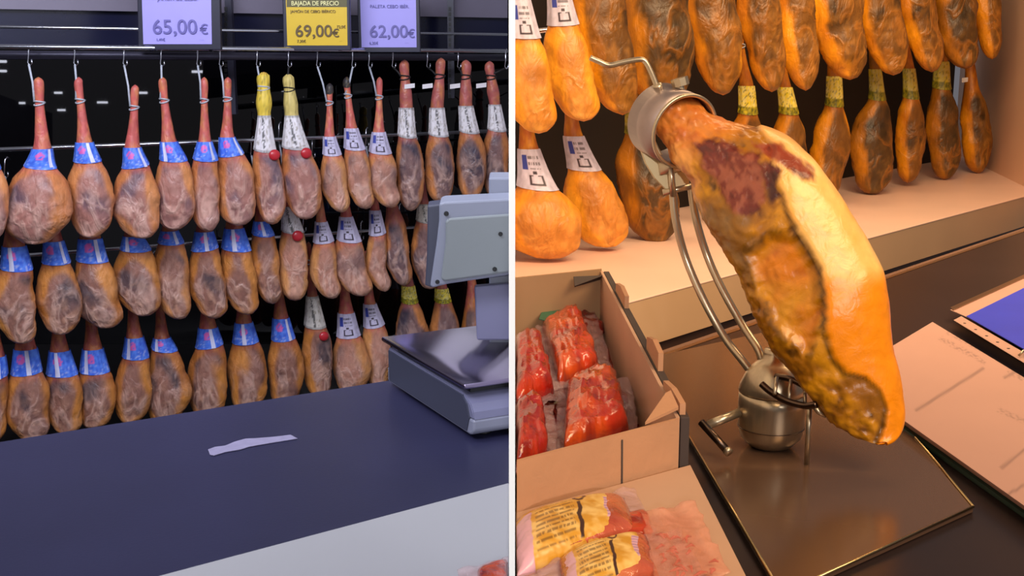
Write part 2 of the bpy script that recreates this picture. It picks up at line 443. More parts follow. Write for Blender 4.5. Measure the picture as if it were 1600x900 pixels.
GB = [0]
def make_ham(label, group, Y, foot, s, body, bot, pal, collar=None, seed=None, hook=None, foottint=None, reds=None,
             tagw=None, clip=0, cordcol=None, rail=None, footw=None, belly=.40, matm=None, nose=0, tip=None):
    """foot=(x,y) top; s=(cx_top,y_top,hw_top,cx_bot,y_bot,hw_bot) of collar; body=(xl,xr); bot=(x,y)"""
    GB[0] += 1
    seed = seed or GB[0]
    xt, yt = foot; xb, yb = bot
    sx0, sy0, sw0, sx1, sy1, sw1 = s
    L = yb - sy1
    bw = (body[1] - body[0]) / 2; bc = (body[0] + body[1]) / 2
    fw = footw or max(5.0, sw0 * .52)
    rr = random.Random(seed)
    rows = [(yt, xt, 0), (yt + 4, xt, fw * .75), (yt + 12, xt + rr.uniform(-1, 1), fw * .95), (yt + (sy0 - yt) * .38, xt + (sx0 - xt) * .3, fw * .86),
            (yt + (sy0 - yt) * .72, xt + (sx0 - xt) * .7, fw * 1.2), (sy0, sx0, sw0 * .93), (sy1, sx1, sw1 * .96),
            (sy1 + L * .17, sx1 * .6 + bc * .4, sw1 * .45 + bw * .55), (sy1 + L * .36, sx1 * .25 + bc * .75, sw1 * .08 + bw * .92), (yb - L * belly, bc, bw), (yb - L * .17, bc * .36 + xb * .64, bw * .82), (yb - L * .045, xb * .85 + bc * .15, bw * .45), (yb, xb, 0)]
    rows = [rows[0]] + [r for i, r in enumerate(rows[1:]) if r[0] > rows[i][0] + .5]
    sh = Shape(rows, Y)
    base = hy(xb, yb, Y)
    root = empty('cured_ham', base, label, 'ham', group)
    bm = ham_body(sh, pal, seed, sy1, 1)
    def L_(n, b, m, par, sm=True):
        if clip: clipx(b, .004 * clip, clip)
        return link(n, b, m, par, sm)
    mat = matm or (meatR if pal[0] == 'R' else meatL)
    L_('meat', bm, mat, root)
    if collar == 'blue':
        c = L_('paper_collar', wrap(sh, sy0, sy1, -math.pi, math.pi, .004, paint_blue(seed), rr.uniform(-3, 3)), paperM, root)
        c['label'] = 'blue paper collar with pink emblem'
        a = rr.uniform(.35, 1.1) if rr.random() < .7 else rr.uniform(1.3, 1.8)
        L_('collar_stripe', wrap(sh, sy0 + .5, sy1 - 1, a, a + .3, .0055, lambda u, v, f, q: lin((214, 214, 240)), 0, 4, 8), paperM, c)
    elif collar == 'white':
        L_('paper_label', wrap(sh, sy0, sy1, -math.pi, math.pi, .004, paint_white(seed), rr.uniform(-2, 4), 96, 40), paperM, root)
    elif collar == 'band':
        L_('paper_band', wrap(sh, sy0, sy1, -math.pi, math.pi, .004, paint_band(seed), 2, 60, 24), paperM, root)
    elif collar == 'band2':
        L_('paper_band', wrap(sh, sy0, sy1, -math.pi, math.pi, .004, paint_band(seed, (226, 222, 224)), 2, 60, 24), paperM, root)
    elif collar == 'green':
        L_('foil_band', wrap(sh, sy0, sy1, -math.pi, math.pi, .004, paint_green(seed), 1, 48, 20), paperM, root)
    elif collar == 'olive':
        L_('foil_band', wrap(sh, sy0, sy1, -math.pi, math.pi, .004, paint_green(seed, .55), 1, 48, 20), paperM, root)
    if foottint:
        L_('foot_wrap', wrap(sh, yt + 1, foottint[1], -math.pi, math.pi, .0035, paint_foot(seed, foottint[0]), 0, 32, 14), paperM, root)
    if tip:
        L_('foot_net', wrap(sh, yt + .5, yt + 14, -math.pi, math.pi, .003, paint_foot(seed, (48, 44, 46)), 0, 24, 8), paperM, root)
    if reds:
        p = hy(reds[0], reds[1], Y - .62 * reds[2] * 0)
        # round tag lying on the front of the ham
        cx, hw = sh.at(reds[1]); a = math.acos(max(-.9, min(.9, (reds[0] - cx) / max(hw, 1))))
        q = sh.P(a, reds[1], .012)
        t = bmesh.new()
        bmesh.ops.create_uvsphere(t, u_segments=20, v_segments=10, radius=1, matrix=Matrix.Translation(q) @ Matrix.Rotation(.5, 4, 'Z') @ Matrix.Diagonal((reds[2] * sh.k, .012, reds[2] * .95 * sh.k, 1)))
        L_('round_tag', t, redM, root)['label'] = 'red round seal'
    if tagw:
        t = prism([hy(tagw[0] - 8, tagw[1] - 3, Y - .03), hy(tagw[0] + 8, tagw[1] - 5, Y - .02), hy(tagw[0] + 8, tagw[1] + 2, Y - .02), hy(tagw[0] - 8, tagw[1] + 4, Y - .03)], V((0, .002, 0)))
        L_('hanging_tag', t, sheetW, root, False)['label'] = 'white strip tag'
    # cord loop round the ankle and up to the hook
    if hook:
        cm = cordB if cordcol else cordW
        ay = yt + (sy0 - yt) * .35
        cx, hw = sh.at(ay)
        loop = [sh.P(2 * math.pi * k / 18, ay + 1.5 * math.cos(2 * math.pi * k / 18 + 1), .003) for k in range(19)]
        b = tube(loop, .0032, n=6)
        loop2 = [sh.P(2 * math.pi * k / 18, ay + 3 - 2.5 * math.cos(2 * math.pi * k / 18 + 1), .003) for k in range(19)]
        tube(loop2, .0028, b, n=6)
        st = sh.P(math.pi * .75, ay, .003)
        hk = hy(hook[0], hook[1] + 24, Y)
        tube([st, st.lerp(hk, .5) + V((.004, 0, 0)), hk], .0042, b, n=6)
        L_('cord', b, cm, root)
        top = hy(hook[0], hook[1], Y)
        dz = top.z - hk.z
        pts = [hk + V((.012, 0, .018)), hk + V((.012, 0, .004)), hk + V((.004, 0, -.004)), hk + V((-.004, 0, .006)), hk + V((0, 0, dz * .5)), top + V((.0, 0, .006)), top + V((.004, .012, .016)), top + V((.008, .026, .006))]
        L_('hook', tube(pts, .0026, n=6), chrome, root)
    return root
sheetW = M('white_tag_paper', (226, 222, 224), .6, nscale=20, namt=.05)

# left rack plan line: depth 5.45 at the left frame edge, 7.0 at the partition
def plan(P0, P1, off):
    d = (P1 - P0); d.z = 0; d.normalize(); n = V((d.y, -d.x, 0))
    if n.y > 0: n = -n
    return P0 - n * off, n
LP0 = hy(0, 60, 4.4); LP1 = hy(795, 60, 5.65)
def yL(px, row):
    P, n = plan(LP0.copy(), LP1.copy(), .16 * row)
    return hp(px, 60, P, n).y

HL = []
g1 = 'hams hanging in the top row of the left rack'
g2 = 'hams hanging in the middle row of the left rack'
g3 = 'hams hanging in the bottom row of the left rack'
def row1(label, foot, s, body, bot, pal, collar, hook, **k):
    bc = (body[0] + body[1]) / 2
    make_ham(label, g1, yL(bc, 0), foot, s, body, bot, pal, collar, hook=(hook, 76 + bc * .008), **k)
row1('cured ham cut by the left frame edge, top row, beside the widest ham', (-22, 120), (-24, 232, 12, -22, 262, 22), (-50, 16), (-18, 378), 'L', 'blue', -30)
row1('widest cured ham with blue collar, first full one in the top row', (60, 120), (66, 232, 15, 62, 260, 25), (9, 111), (55, 382), 'L', 'blue', 45)
row1('pale ham with blue collar, right of the widest ham, top row', (123, 120), (132, 222, 13, 137, 251, 21), (108, 181), (142, 372), 'L', 'blue', 117)
row1('ham with blue collar and short pointed foot, third in the top row', (211, 132), (207, 230, 13, 213, 259, 21), (176, 246), (225, 373), 'L', 'blue', 194)
row1('ham with blue collar below a twisted cord, fourth in the top row', (254, 120), (264, 221, 13, 271, 249, 21), (241, 302), (272, 360), 'L', 'blue', 252)
row1('slim ham with blue collar, fifth full ham in the top row', (319, 120), (320, 221, 11, 321, 248, 19), (294, 343), (326, 362), 'L', 'blue', 309)
row1('last blue-collared ham of the top row, beside the yellow-wrapped foot', (356, 120), (355, 214, 12, 362, 241, 20), (338, 399), (374, 353), 'L', 'blue', 344)
row1('ham with smooth yellow wrapped foot and red seal, top row', (412, 112), (413, 180, 9, 414, 234, 17), (397, 444), (426, 351), 'L', 'band2', 402, foottint=((226, 196, 74), 182), reds=(428, 241, 9), footw=9)
row1('ham with mottled yellow netted foot and red seal, top row', (451, 115), (456, 180, 10, 462, 230, 21), (440, 500), (478, 343), 'L', 'band2', 451, foottint=((206, 186, 110), 182), reds=(478, 238, 9), cordcol=1, footw=8)
row1('small curved ham with pale label, first right of the yellow feet', (515, 130), (515, 213, 9, 519, 240, 14), (500, 543), (534, 332), 'LT', 'white', 496, tip=1)
row1('small curved ham with pale label and dark tied foot, top row', (542, 120), (549, 200, 10, 554, 231, 16), (535, 581), (572, 327), 'LT', 'white', 551, tip=1)
row1('small ham with pale label whose foot tip is white, top row', (593, 120), (592, 206, 10, 594, 237, 17), (573, 621), (612, 325), 'LT', 'white', 577)
row1('brown ham with white neck band and tag pointing right, top row', (632, 93), (635, 168, 11, 636, 212, 14), (620, 663), (642, 330), 'LD', 'band2', 614, tagw=(640, 135), cordcol=1, footw=8)
row1('dark ham with white neck band, leaning foot and dark marbling, top row', (689, 90), (683, 168, 11, 685, 210, 15), (665, 710), (688, 316), 'LD', 'band2', 668, tagw=(668, 135), cordcol=1, footw=8)
row1('dark ham second from the partition in the top row, left rack', (728, 93), (728, 165, 11, 733, 205, 15), (712, 758), (736, 312), 'LD', 'band2', 716, tagw=(711, 135), cordcol=1, footw=8)
row1('ham nearest the partition in the top row, left rack', (765, 95), (773, 163, 9, 776, 202, 14), (754, 795), (776, 312), 'LD', 'band2', 790, tagw=(752, 134), cordcol=1, footw=8, clip=-1)

def rowN(row, label, s, body, bot, pal, collar, **k):
    bc = (body[0] + body[1]) / 2
    ft = (s[0] - 6, s[1] - 92 + bc * .015)
    make_ham(label, g2 if row == 1 else g3, yL(bc, row), ft, s, body, bot, pal, collar, hook=(ft[0] - 8, ft[1] - 40), **k)
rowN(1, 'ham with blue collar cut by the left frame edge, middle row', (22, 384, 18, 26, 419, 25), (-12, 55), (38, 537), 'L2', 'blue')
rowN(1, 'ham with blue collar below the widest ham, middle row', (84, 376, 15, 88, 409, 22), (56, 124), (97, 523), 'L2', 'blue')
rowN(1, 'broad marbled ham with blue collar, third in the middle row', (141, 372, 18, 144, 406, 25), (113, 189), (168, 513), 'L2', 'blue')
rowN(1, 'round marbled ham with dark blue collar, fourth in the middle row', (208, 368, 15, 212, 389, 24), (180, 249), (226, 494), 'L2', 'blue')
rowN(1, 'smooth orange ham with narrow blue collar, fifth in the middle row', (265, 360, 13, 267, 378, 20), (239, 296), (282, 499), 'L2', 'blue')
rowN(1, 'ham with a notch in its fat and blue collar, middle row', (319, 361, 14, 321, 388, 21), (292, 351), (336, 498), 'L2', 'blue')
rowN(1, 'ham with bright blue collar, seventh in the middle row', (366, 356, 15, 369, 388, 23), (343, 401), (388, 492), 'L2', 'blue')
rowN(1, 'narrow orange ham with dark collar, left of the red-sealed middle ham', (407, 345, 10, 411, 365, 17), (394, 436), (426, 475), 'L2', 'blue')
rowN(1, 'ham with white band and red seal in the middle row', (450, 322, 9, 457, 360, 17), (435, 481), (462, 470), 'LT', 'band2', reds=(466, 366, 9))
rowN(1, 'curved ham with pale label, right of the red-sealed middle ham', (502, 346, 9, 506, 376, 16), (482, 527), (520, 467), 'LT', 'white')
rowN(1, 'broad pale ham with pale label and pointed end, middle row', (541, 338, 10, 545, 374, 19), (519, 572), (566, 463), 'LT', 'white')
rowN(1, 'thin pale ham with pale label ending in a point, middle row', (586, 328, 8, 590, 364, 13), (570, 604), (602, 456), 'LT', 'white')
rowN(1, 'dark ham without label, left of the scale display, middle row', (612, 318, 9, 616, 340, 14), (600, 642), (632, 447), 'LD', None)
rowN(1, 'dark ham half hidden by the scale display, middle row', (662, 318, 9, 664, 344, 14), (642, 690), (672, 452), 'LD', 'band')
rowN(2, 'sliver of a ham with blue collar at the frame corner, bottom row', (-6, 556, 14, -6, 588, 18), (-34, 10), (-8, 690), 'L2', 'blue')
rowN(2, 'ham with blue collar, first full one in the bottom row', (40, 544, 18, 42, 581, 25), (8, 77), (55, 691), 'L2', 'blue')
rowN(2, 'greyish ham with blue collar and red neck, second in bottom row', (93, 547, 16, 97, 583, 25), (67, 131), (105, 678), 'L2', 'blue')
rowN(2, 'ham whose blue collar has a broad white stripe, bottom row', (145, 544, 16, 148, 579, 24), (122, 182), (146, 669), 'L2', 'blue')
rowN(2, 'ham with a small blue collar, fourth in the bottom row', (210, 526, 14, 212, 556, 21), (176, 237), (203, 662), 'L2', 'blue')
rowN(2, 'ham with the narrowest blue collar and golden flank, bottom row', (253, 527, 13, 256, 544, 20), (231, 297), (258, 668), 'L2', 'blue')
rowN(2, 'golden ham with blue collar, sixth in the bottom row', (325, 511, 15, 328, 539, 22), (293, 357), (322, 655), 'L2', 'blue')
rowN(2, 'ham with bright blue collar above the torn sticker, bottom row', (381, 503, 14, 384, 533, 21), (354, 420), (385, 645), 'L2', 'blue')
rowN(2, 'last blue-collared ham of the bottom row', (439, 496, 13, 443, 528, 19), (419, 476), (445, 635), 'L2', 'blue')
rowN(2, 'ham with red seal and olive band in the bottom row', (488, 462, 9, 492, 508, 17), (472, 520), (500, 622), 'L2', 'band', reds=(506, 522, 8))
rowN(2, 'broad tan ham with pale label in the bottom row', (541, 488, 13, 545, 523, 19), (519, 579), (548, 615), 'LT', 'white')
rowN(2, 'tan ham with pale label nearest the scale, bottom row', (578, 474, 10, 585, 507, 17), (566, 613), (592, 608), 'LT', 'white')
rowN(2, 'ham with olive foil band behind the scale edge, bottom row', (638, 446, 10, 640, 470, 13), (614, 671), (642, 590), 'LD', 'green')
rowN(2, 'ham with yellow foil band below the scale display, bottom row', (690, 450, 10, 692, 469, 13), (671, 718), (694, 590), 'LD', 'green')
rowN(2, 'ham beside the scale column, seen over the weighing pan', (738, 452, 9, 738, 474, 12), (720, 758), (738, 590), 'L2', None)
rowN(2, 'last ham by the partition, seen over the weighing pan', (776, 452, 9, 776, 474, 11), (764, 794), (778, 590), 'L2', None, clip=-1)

# ------------------------------------------------------------------ left rack
rack = empty('hanging_rack', V((-1.2, 6.2, 0)), 'steel hanging rack with rails and slotted uprights behind the left hams', 'rack')
def railpts(pya, pyb, row, x0=-120, x1=792, n=2):
    pts = []
    for px, py in ((x0, pya + (pyb - pya) * (x0 / 795)), (x1, pyb)):
        pts.append(hy(px, py, yL(px, row)))
    return pts
link('rail', tube(railpts(73, 80, 0.04), .009, n=12), chrome, rack)
link('rail', tube(railpts(42, 54, .3), .006, n=10), chrome, rack)
link('rail', tube(railpts(234, 204, 1.0), .009, n=12), chrome, rack)
link('rail', tube(railpts(402, 345, 2.0), .008, n=12), chrome, rack)
link('lower_tube', tube(railpts(86, 90, .5), .016, n=12), M('dull_tube', (70, 68, 84), .4, .6), rack)
for ux in (353, 703):
    Y = yL(ux, 1.6)
    b = prism([hy(ux - 5, -60, Y), hy(ux + 5, -60, Y), hy(ux + 5, -60, Y) + V((0, .04, 0)), hy(ux - 5, -60, Y) + V((0, .04, 0))], V((0, 0, -.62)))
    u = link('upright', b, M('upright_paint', (40, 40, 58), .4, nscale=6, namt=.1), rack, False)
    s = bmesh.new()
    for k in range(18):
        c = hy(ux, 14 + k * 8, Y)
        box(c.x - .006, c.x + .006, Y - .0035, Y - .0005, c.z - .008, c.z + .008, s)
    link('slots', s, blackM, u, False)
# glossy black back wall behind the hams, leaning a little
def quad_wall(name, P0, P1, z0, z1, mat, lean=0, th=.03, nrm=None):
    d = (P1 - P0).normalized(); n = V((d.y, -d.x, 0))
    if n.y > 0: n = -n
    a = V((P0.x, P0.y, z0)); b = V((P1.x, P1.y, z0))
    up = V((0, 0, z1 - z0)) - n * lean * (z1 - z0)
    bm = prism([a, b, b + up, a + up], -n * th)
    o = link(name, bm, mat, None, False); tag(o, kind='structure'); return o
nL = V((0, -1, 0)); A = V((-7.0, 6.5, 0)); B_ = V((-.004, 6.5, 0))
LEAN = math.tan(math.radians(5.5))
wall_back = quad_wall('wall_back', A, B_, 0, 3.0, blackP, LEAN)
nPan = (nL + V((0, 0, 1)) * LEAN).normalized()
A0 = V((A.x, A.y, 0))
# navy panel and grey fascia at the top
def strip(name, row, y0, y1, y0b, y1b, mat, x0=-120, x1=793, th=.02):
    P, n = plan(LP0.copy(), LP1.copy(), .16 * row)
    pts = [hp(x0, y0, P, n), hp(x1, y0b, P, n), hp(x1, y1b, P, n), hp(x0, y1, P, n)]
    return link(name, prism(pts, -n * th), mat, None, False)
o = strip('trim_1', 2.2, 12, 70, 26, 79, navyP); tag(o, kind='structure')
o = strip('trim_2', 2.0, -60, 12, -60, 28, greyF, th=.06); tag(o, kind='structure')

# ------------------------------------------------------------------ signs
def text(name, body, P, sz, mat, parent, xs=1.0, align='LEFT', bold=.0):
    c = bpy.data.curves.new(name, 'FONT'); c.body = body; c.size = sz; c.extrude = .0008; c.align_x = align
    t = bpy.data.objects.new('tmp', c); COL.objects.link(t)
    bpy.context.view_layer.update()
    me = bpy.data.meshes.new_from_object(t.evaluated_get(bpy.context.evaluated_depsgraph_get()))
    bpy.data.objects.remove(t)
    if bold:
        b0 = bmesh.new(); b0.from_mesh(me); src_ = me.copy()
        for q_, (dx, dy) in enumerate(((bold, 0), (bold, bold), (0, bold), (bold * .5, bold * 1.2))):
            m2 = src_.copy(); m2.transform(Matrix.Translation((dx, dy, .0002 * (q_ + 1)))); b0.from_mesh(m2); bpy.data.meshes.remove(m2)
        b0.to_mesh(me); b0.free(); bpy.data.meshes.remove(src_)
    me.transform(Matrix.Translation(P) @ Matrix.Rotation(math.pi / 2, 4, 'X') @ Matrix.Diagonal((xs, 1, 1, 1)))
    base = world_loc(parent); me.transform(Matrix.Translation(-base))
    me.materials.clear(); me.materials.append(mat); me.name = name
    o = bpy.data.objects.new(name, me); COL.objects.link(o); o.parent = parent; return o
def sign(label, fx0, fx1, fy1, ix0, ix1, iy1, mat, ink, price, px, py, capx, head=None, small=()):
    Y = yL((fx0 + fx1) / 2, -.35)
    k = (hy(801, 60, Y) - hy(800, 60, Y)).length
    base = hy((fx0 + fx1) / 2, fy1, Y)
    root = empty('price_sign', base, label, 'price sign', 'price signs above the left rack')
    T = -58
    pts = [hy(fx0 - 3, T, Y), hy(fx1 - 3, T, Y), hy(fx1, fy1, Y), hy(fx0, fy1, Y)]
    link('frame', prism(pts, V((0, .03, 0)), bev=.003), frameM, root, False)
    def Q(x0, x1, y0, y1, m, name, par, f=.0025):
        return link(name, prism([hy(x0, y0, Y - f), hy(x1, y0, Y - f), hy(x1, y1, Y - f), hy(x0, y1, Y - f)], V((0, .002, 0))), m, par, False)
    scr = link('display', prism([hy(ix0 - 4, T + 9, Y - .001), hy(ix1 - 2, T + 9, Y - .001), hy(ix1, iy1, Y - .001), hy(ix0, iy1, Y - .001)], V((0, .003, 0))), mat, root, False)
    if head:
        h = Q(ix0 - 1, ix1 - 1, -20, 11, olive, 'header', scr, .002)
        text('header_text', head, hy(ix0 + 6, 8.5, Y - .005), 9.4 * k, creamT, scr, .9, bold=.0003)
    text('price_text', price, hy(px, py, Y - .005), capx * k, ink, scr, 1.03, bold=.0012)
    text('euro_mark', '€', hy(small[0], py + .5, Y - .005), capx * .68 * k, ink, scr, 1.0, bold=.001)
    for (x, y, s, tx) in small[1:]:
        text('small_print', tx, hy(x, y, Y - .005), s * k, ink, scr, 1)
    # clip holding the sign on the rail
    for cx in (fx0 + 18, fx1 - 18):
        p = hy(cx, 60, Y + .02); link('clip', box(p.x - .006, p.x + .006, Y + .0302, Y + .05, p.z - .05, p.z + .03), frameM, root, False)
    return root
sign('lavender price sign reading 65,00 euros, leftmost above the rack', 216, 345, 78, 224, 331, 69, lav, inkP, '65,00', 238, 53, 31,
     small=[312, (244, 64, 6, '1,49€'), (312, 63, 3, '- - - -'), (246, 1, 8, 'JAMÓN DE CEBO')])
sign('yellow price sign reading 69,00 euros under an olive header', 443, 548, 79, 449, 543, 71, yel, inkO, '69,00', 461, 57.5, 25.5, head='BAJADA DE PRECIO',
     small=[519, (464, 66.5, 6, '7,30€'), (531, 65, 3.5, '- -'), (454, 20, 6, 'JAMÓN DE CEBO IBÉRICO'), (526, 44, 6, '72,0€')])
sign('lavender price sign reading 62,00 euros, right of the yellow sign', 560, 657, 82, 565, 651, 74, lav, inkP, '62,00', 577, 58.5, 26.5,
     small=[637, (577, 69.5, 6, '6,20€'), (633, 68, 3.5, '- - -'), (578, 12.5, 7, 'PALETA CEBO IBÉR.')])

# ------------------------------------------------------------------ left counter
ZC = 1.11
def onz(pts, z): return [hz(x, y, z) for x, y in pts]
cb0, cb1 = hz(0, 690, ZC), hz(620, 592, ZC)
cf0, cf1 = hz(250, 900, ZC), hz(795, 755, ZC)
def xat(a, b, x):
    t = (x - a.x) / (b.x - a.x); return a.lerp(b, t)
XL = -1.3
cl = empty('sales_counter', V((-.6, 1.3, 0)), 'dark navy counter with white front ledge below the left hams', 'counter')
e = -.003
top = [xat(cb0, cb1, XL), xat(cb0, cb1, e), xat(cf0, cf1, e), xat(cf0, cf1, XL)]
link('worktop', prism(top, V((0, 0, -.04)), bev=.002), counterM, cl, False)
led = [xat(cf0, cf1, XL) + V((0, -.001, 0)), xat(cf0, cf1, e) + V((0, -.001, 0)), V((e, .80, ZC)), V((XL, .22, ZC))]
link('front_ledge', prism([p + V((0, 0, .002)) for p in led], V((0, 0, -.045)), bev=.003), whiteC, cl, False)['label'] = 'white front ledge'
bod = [p + V((0, .0, -.045)) for p in (xat(cb0, cb1, XL) + V((.02, -.02, 0)), xat(cb0, cb1, e) + V((0, -.02, 0)), V((e, .84, ZC)), V((XL + .02, .3, ZC)))]
link('cabinet', prism(bod, V((0, 0, -(ZC - .045)))), navyP, cl, False)
# torn sticker
sp = [(325, 703), (336, 699), (352, 697), (366, 691), (384, 686), (398, 685.5), (430, 683), (454, 680), (465, 686), (440, 690), (404, 696), (388, 699), (376, 703), (352, 707), (334, 712.5), (328, 711)]
t = bmesh.new(); vs = [t.verts.new(p) for p in onz(sp, ZC + .0006)]; t.faces.new(vs)
ex = bmesh.ops.extrude_face_region(t, geom=t.faces[:]); bmesh.ops.translate(t, vec=(0, 0, .0008), verts=[v for v in ex['geom'] if isinstance(v, bmesh.types.BMVert)])
bmesh.ops.recalc_face_normals(t, faces=t.faces)
tag(link('torn_sticker', t, stickM, None, False), 'torn grey sticker strip stuck on the dark left counter', 'sticker')

# ------------------------------------------------------------------ scale on the left counter
Bc = hz(740, 690, ZC); Ac = hz(606, 601, ZC)
U = (Ac - Bc); LU = U.length; U.normalize(); W = V((U.y, -U.x, 0))
sc = empty('weighing_scale', Bc, 'grey shop scale with steel pan and raised display beside the partition', 'scale')
def S(u, w, h): return Bc + U * u + W * w + V((0, 0, h))
def lk(n, b, m, par, sm=False):
    clipx(b, -.004, -1); return link(n, b, m, par, sm)
WD = .34
# profile along u (front is u=0) swept along W: rounded sloping front
prof = [(.010, .012), (.003, .016), (0.0, .022), (.0, .030)]
band = [(.012, .006), (.004, .009), (0, .014), (0, .030), (LU, .030), (LU, .006)]
lk('foot_band', prism([S(u, 0, h) for u, h in band], W * WD, bev=.003), plasS, sc, False)
bodyp = [(.001, .0302), (.004, .040), (.012, .050), (.030, .058), (.05, .0615), (LU - .004, .0615), (LU - .001, .0302)]
b = prism([S(u, .001, h) for u, h in bodyp], W * (WD - .002)); bmesh.ops.bevel(b, geom=[e_ for e_ in b.edges if abs((e_.verts[0].co - e_.verts[1].co).normalized().dot(W)) < .3], offset=.0015, segments=2, affect='EDGES')
lk('housing', b, plasF, sc)
sd = [(.02, .010), (.012, .030), (.02, .048), (.034, .0575), (LU - .008, .0585), (LU - .008, .010)]
lk('side_panel', prism([S(u, -.0012, h) for u, h in sd], W * .003), plasD, sc)
for fu, fw in ((.03, .03), (LU - .03, .03)):
    c = S(fu, fw, 0); lk('foot', lathe(c, [(.011, ZC + .0005), (.012, ZC + .002), (.011, ZC + .0075)], 16), blackM, sc)
pan = [S(-.004 + .02, -.006, .070), S(.016, WD, .070), S(LU + .01, WD, .070), S(LU + .01, -.006, .070)]
b = prism(pan, V((0, 0, .007)), bev=.0028, seg=3)
pn = lk('weighing_pan', b, panM, sc, True)
b = prism([S(.03, .01, .061), S(.03, WD - .02, .061), S(LU - .02, WD - .02, .061), S(LU - .02, .01, .061)], V((0, 0, .009)))
lk('pan_support', b, blackM, sc)
YH = Bc.y + .2
# column
cpts = [hy(762, 262, YH + .06), hy(830, 262, YH + .06), hy(830, 560, YH + .06), hy(744, 560, YH + .06), hy(742, 440, YH + .06), hy(760, 330, YH + .06)]
zt = hy(762, 277, YH + .06).z
cx0 = hy(764, 300, YH + .06).x
b = prism([V((cx0, YH + .05, ZC + .0005)), V((.03, YH + .05, ZC + .0005)), V((.03, YH + .13, ZC + .0005)), V((cx0, YH + .13, ZC + .0005))], V((0, 0, zt - ZC)), bev=.003)
lk('display_column', b, plasM, sc)
b = prism([hy(741, 448, YH + .03), hy(830, 440, YH + .03), hy(830, 532, YH + .03), hy(745, 532, YH + .03)], V((0, .018, 0)), bev=.003)
lk('column_shroud', b, plasF, sc)
head = prism([hy(x, y, YH) for x, y in ((686, 319), (692, 316), (830, 309), (830, 425), (700, 444), (676, 450), (672, 447), (676, 420), (682, 380), (686, 345))], V((-.0, .05, .004)), bev=.003)
hd = lk('display_head', head, plasM, sc)
b = prism([hy(x, y, YH + .02) for x, y in ((668, 322), (690, 319), (684, 400), (676, 450), (664, 446), (667, 400))], V((0, .028, .004)), bev=.002)
lk('side_flange', b, plasD, sc)
b = prism([hy(x, y, YH - .006) for x, y in ((696, 346), (702, 341), (830, 332), (830, 421), (694, 440), (689, 436), (692, 410), (696, 380))], V((0, .007, 0)), bev=.003)
lk('back_cover', b, headM, hd)
for x, y, r in ((697, 335, 4), (782, 366, 3.6), (773, 421, 3.8), (683, 442, 3.6)):
    c = hy(x, y, YH - .0075); k = r * YH / F
    t = bmesh.new(); bmesh.ops.create_cone(t, cap_ends=True, segments=16, radius1=k, radius2=k * .8, depth=.003, matrix=Matrix.Translation(c) @ Matrix.Rotation(math.pi / 2, 4, 'X'))
    if y in (335, 442): bmesh.ops.translate(t, vec=(0, .006, 0), verts=t.verts)
    lk('screw', t, blackM, hd)

# vacuum pack at the bottom corner of the left side
def pillow(quad, z0, h, mat, name, parent, paint=None, bulge=.35, nu=26, nv=18, namp=.0, seed=1, clip=1):
    """closed cushion-like slab on a horizontal quad given in pixels (at height z0)"""
    q = onz(quad, z0); bm = bmesh.new(); top = []; bot = []
    lay = bm.verts.layers.float_color.new('Col')
    for j in range(nv + 1):
        rt, rb = [], []
        for i in range(nu + 1):
            u, v = i / nu, j / nv
            p = q[0].lerp(q[1], u).lerp(q[3].lerp(q[2], u), v)
            e = (1 - abs(2 * u - 1) ** 4) * (1 - abs(2 * v - 1) ** 4)
            e = max(0, e) ** bulge
            n = nz(p, 45, seed, 3)
            rt.append((bm.verts.new(p + V((n * .004, 0, h * e * (1 + namp * n)))), u, v))
            rb.append((bm.verts.new(p + V((0, 0, -.0004 - .1 * h * e * 0))), u, v) if 0 < i < nu and 0 < j < nv else rt[-1])
        top.append(rt); bot.append(rb)
    for j in range(nv):
        for i in range(nu):
            bm.faces.new([x[0] for x in (top[j][i], top[j][i + 1], top[j + 1][i + 1], top[j + 1][i])])
            bm.faces.new([x[0] for x in (bot[j][i], bot[j + 1][i], bot[j + 1][i + 1], bot[j][i + 1])])
    bmesh.ops.recalc_face_normals(bm, faces=bm.faces)
    if paint:
        for g in (top, bot):
            for r in g:
                for v, a, b2 in r: v[lay] = tuple(paint(a, b2, v.co)) + (1,)
    clipx(bm, .004 * clip, clip)
    return link(name, bm, mat, parent)
def loin_paint(seed, a=(190, 40, 20), b=(228, 84, 24), c=(120, 22, 18)):
    a = [x * .88 for x in a]; b = [x * .88 for x in b]
    A_, B2, C2 = lin(a), lin(b), lin(c)
    def f(u, v, co):
        n = nz(co, 22, seed, 3); x = mix(A_, B2, .5 + 1.8 * n - .8 * (u - .4)); return mix(x, C2, sstep(.12, .35, nz(co, 40, seed + 2, 2)) * .8)
    return f
def film_sheet(quad, z, parent, seed, mat=filmM, name='plastic_film', amp=.006, clip=1, nu=22, nv=14, drop=0):
    q = onz(quad, z); bm = bmesh.new(); g = []
    for j in range(nv + 1):
        r = []
        for i in range(nu + 1):
            u, v = i / nu, j / nv
            p = q[0].lerp(q[1], u).lerp(q[3].lerp(q[2], u), v)
            e = max(abs(2 * u - 1), abs(2 * v - 1))
            r.append(bm.verts.new(p + V((nz(p, 40, seed + 5, 2) * amp, 0, abs(nz(p, 30, seed, 3)) * amp * 3 - drop * sstep(.5, 1, e)))))
        g.append(r)
    for j in range(nv):
        for i in range(nu): bm.faces.new((g[j][i], g[j][i + 1], g[j + 1][i + 1], g[j + 1][i]))
    ex = bmesh.ops.extrude_face_region(bm, geom=bm.faces[:]); bmesh.ops.translate(bm, vec=(0, 0, -.0006), verts=[x for x in ex['geom'] if isinstance(x, bmesh.types.BMVert)])
    bmesh.ops.recalc_face_normals(bm, faces=bm.faces)
    clipx(bm, .004 * clip, clip)
    return link(name, bm, mat, parent)
r = empty('meat_packet', hz(770, 905, ZC), 'red plastic meat packet at the corner of the white ledge', 'packet')
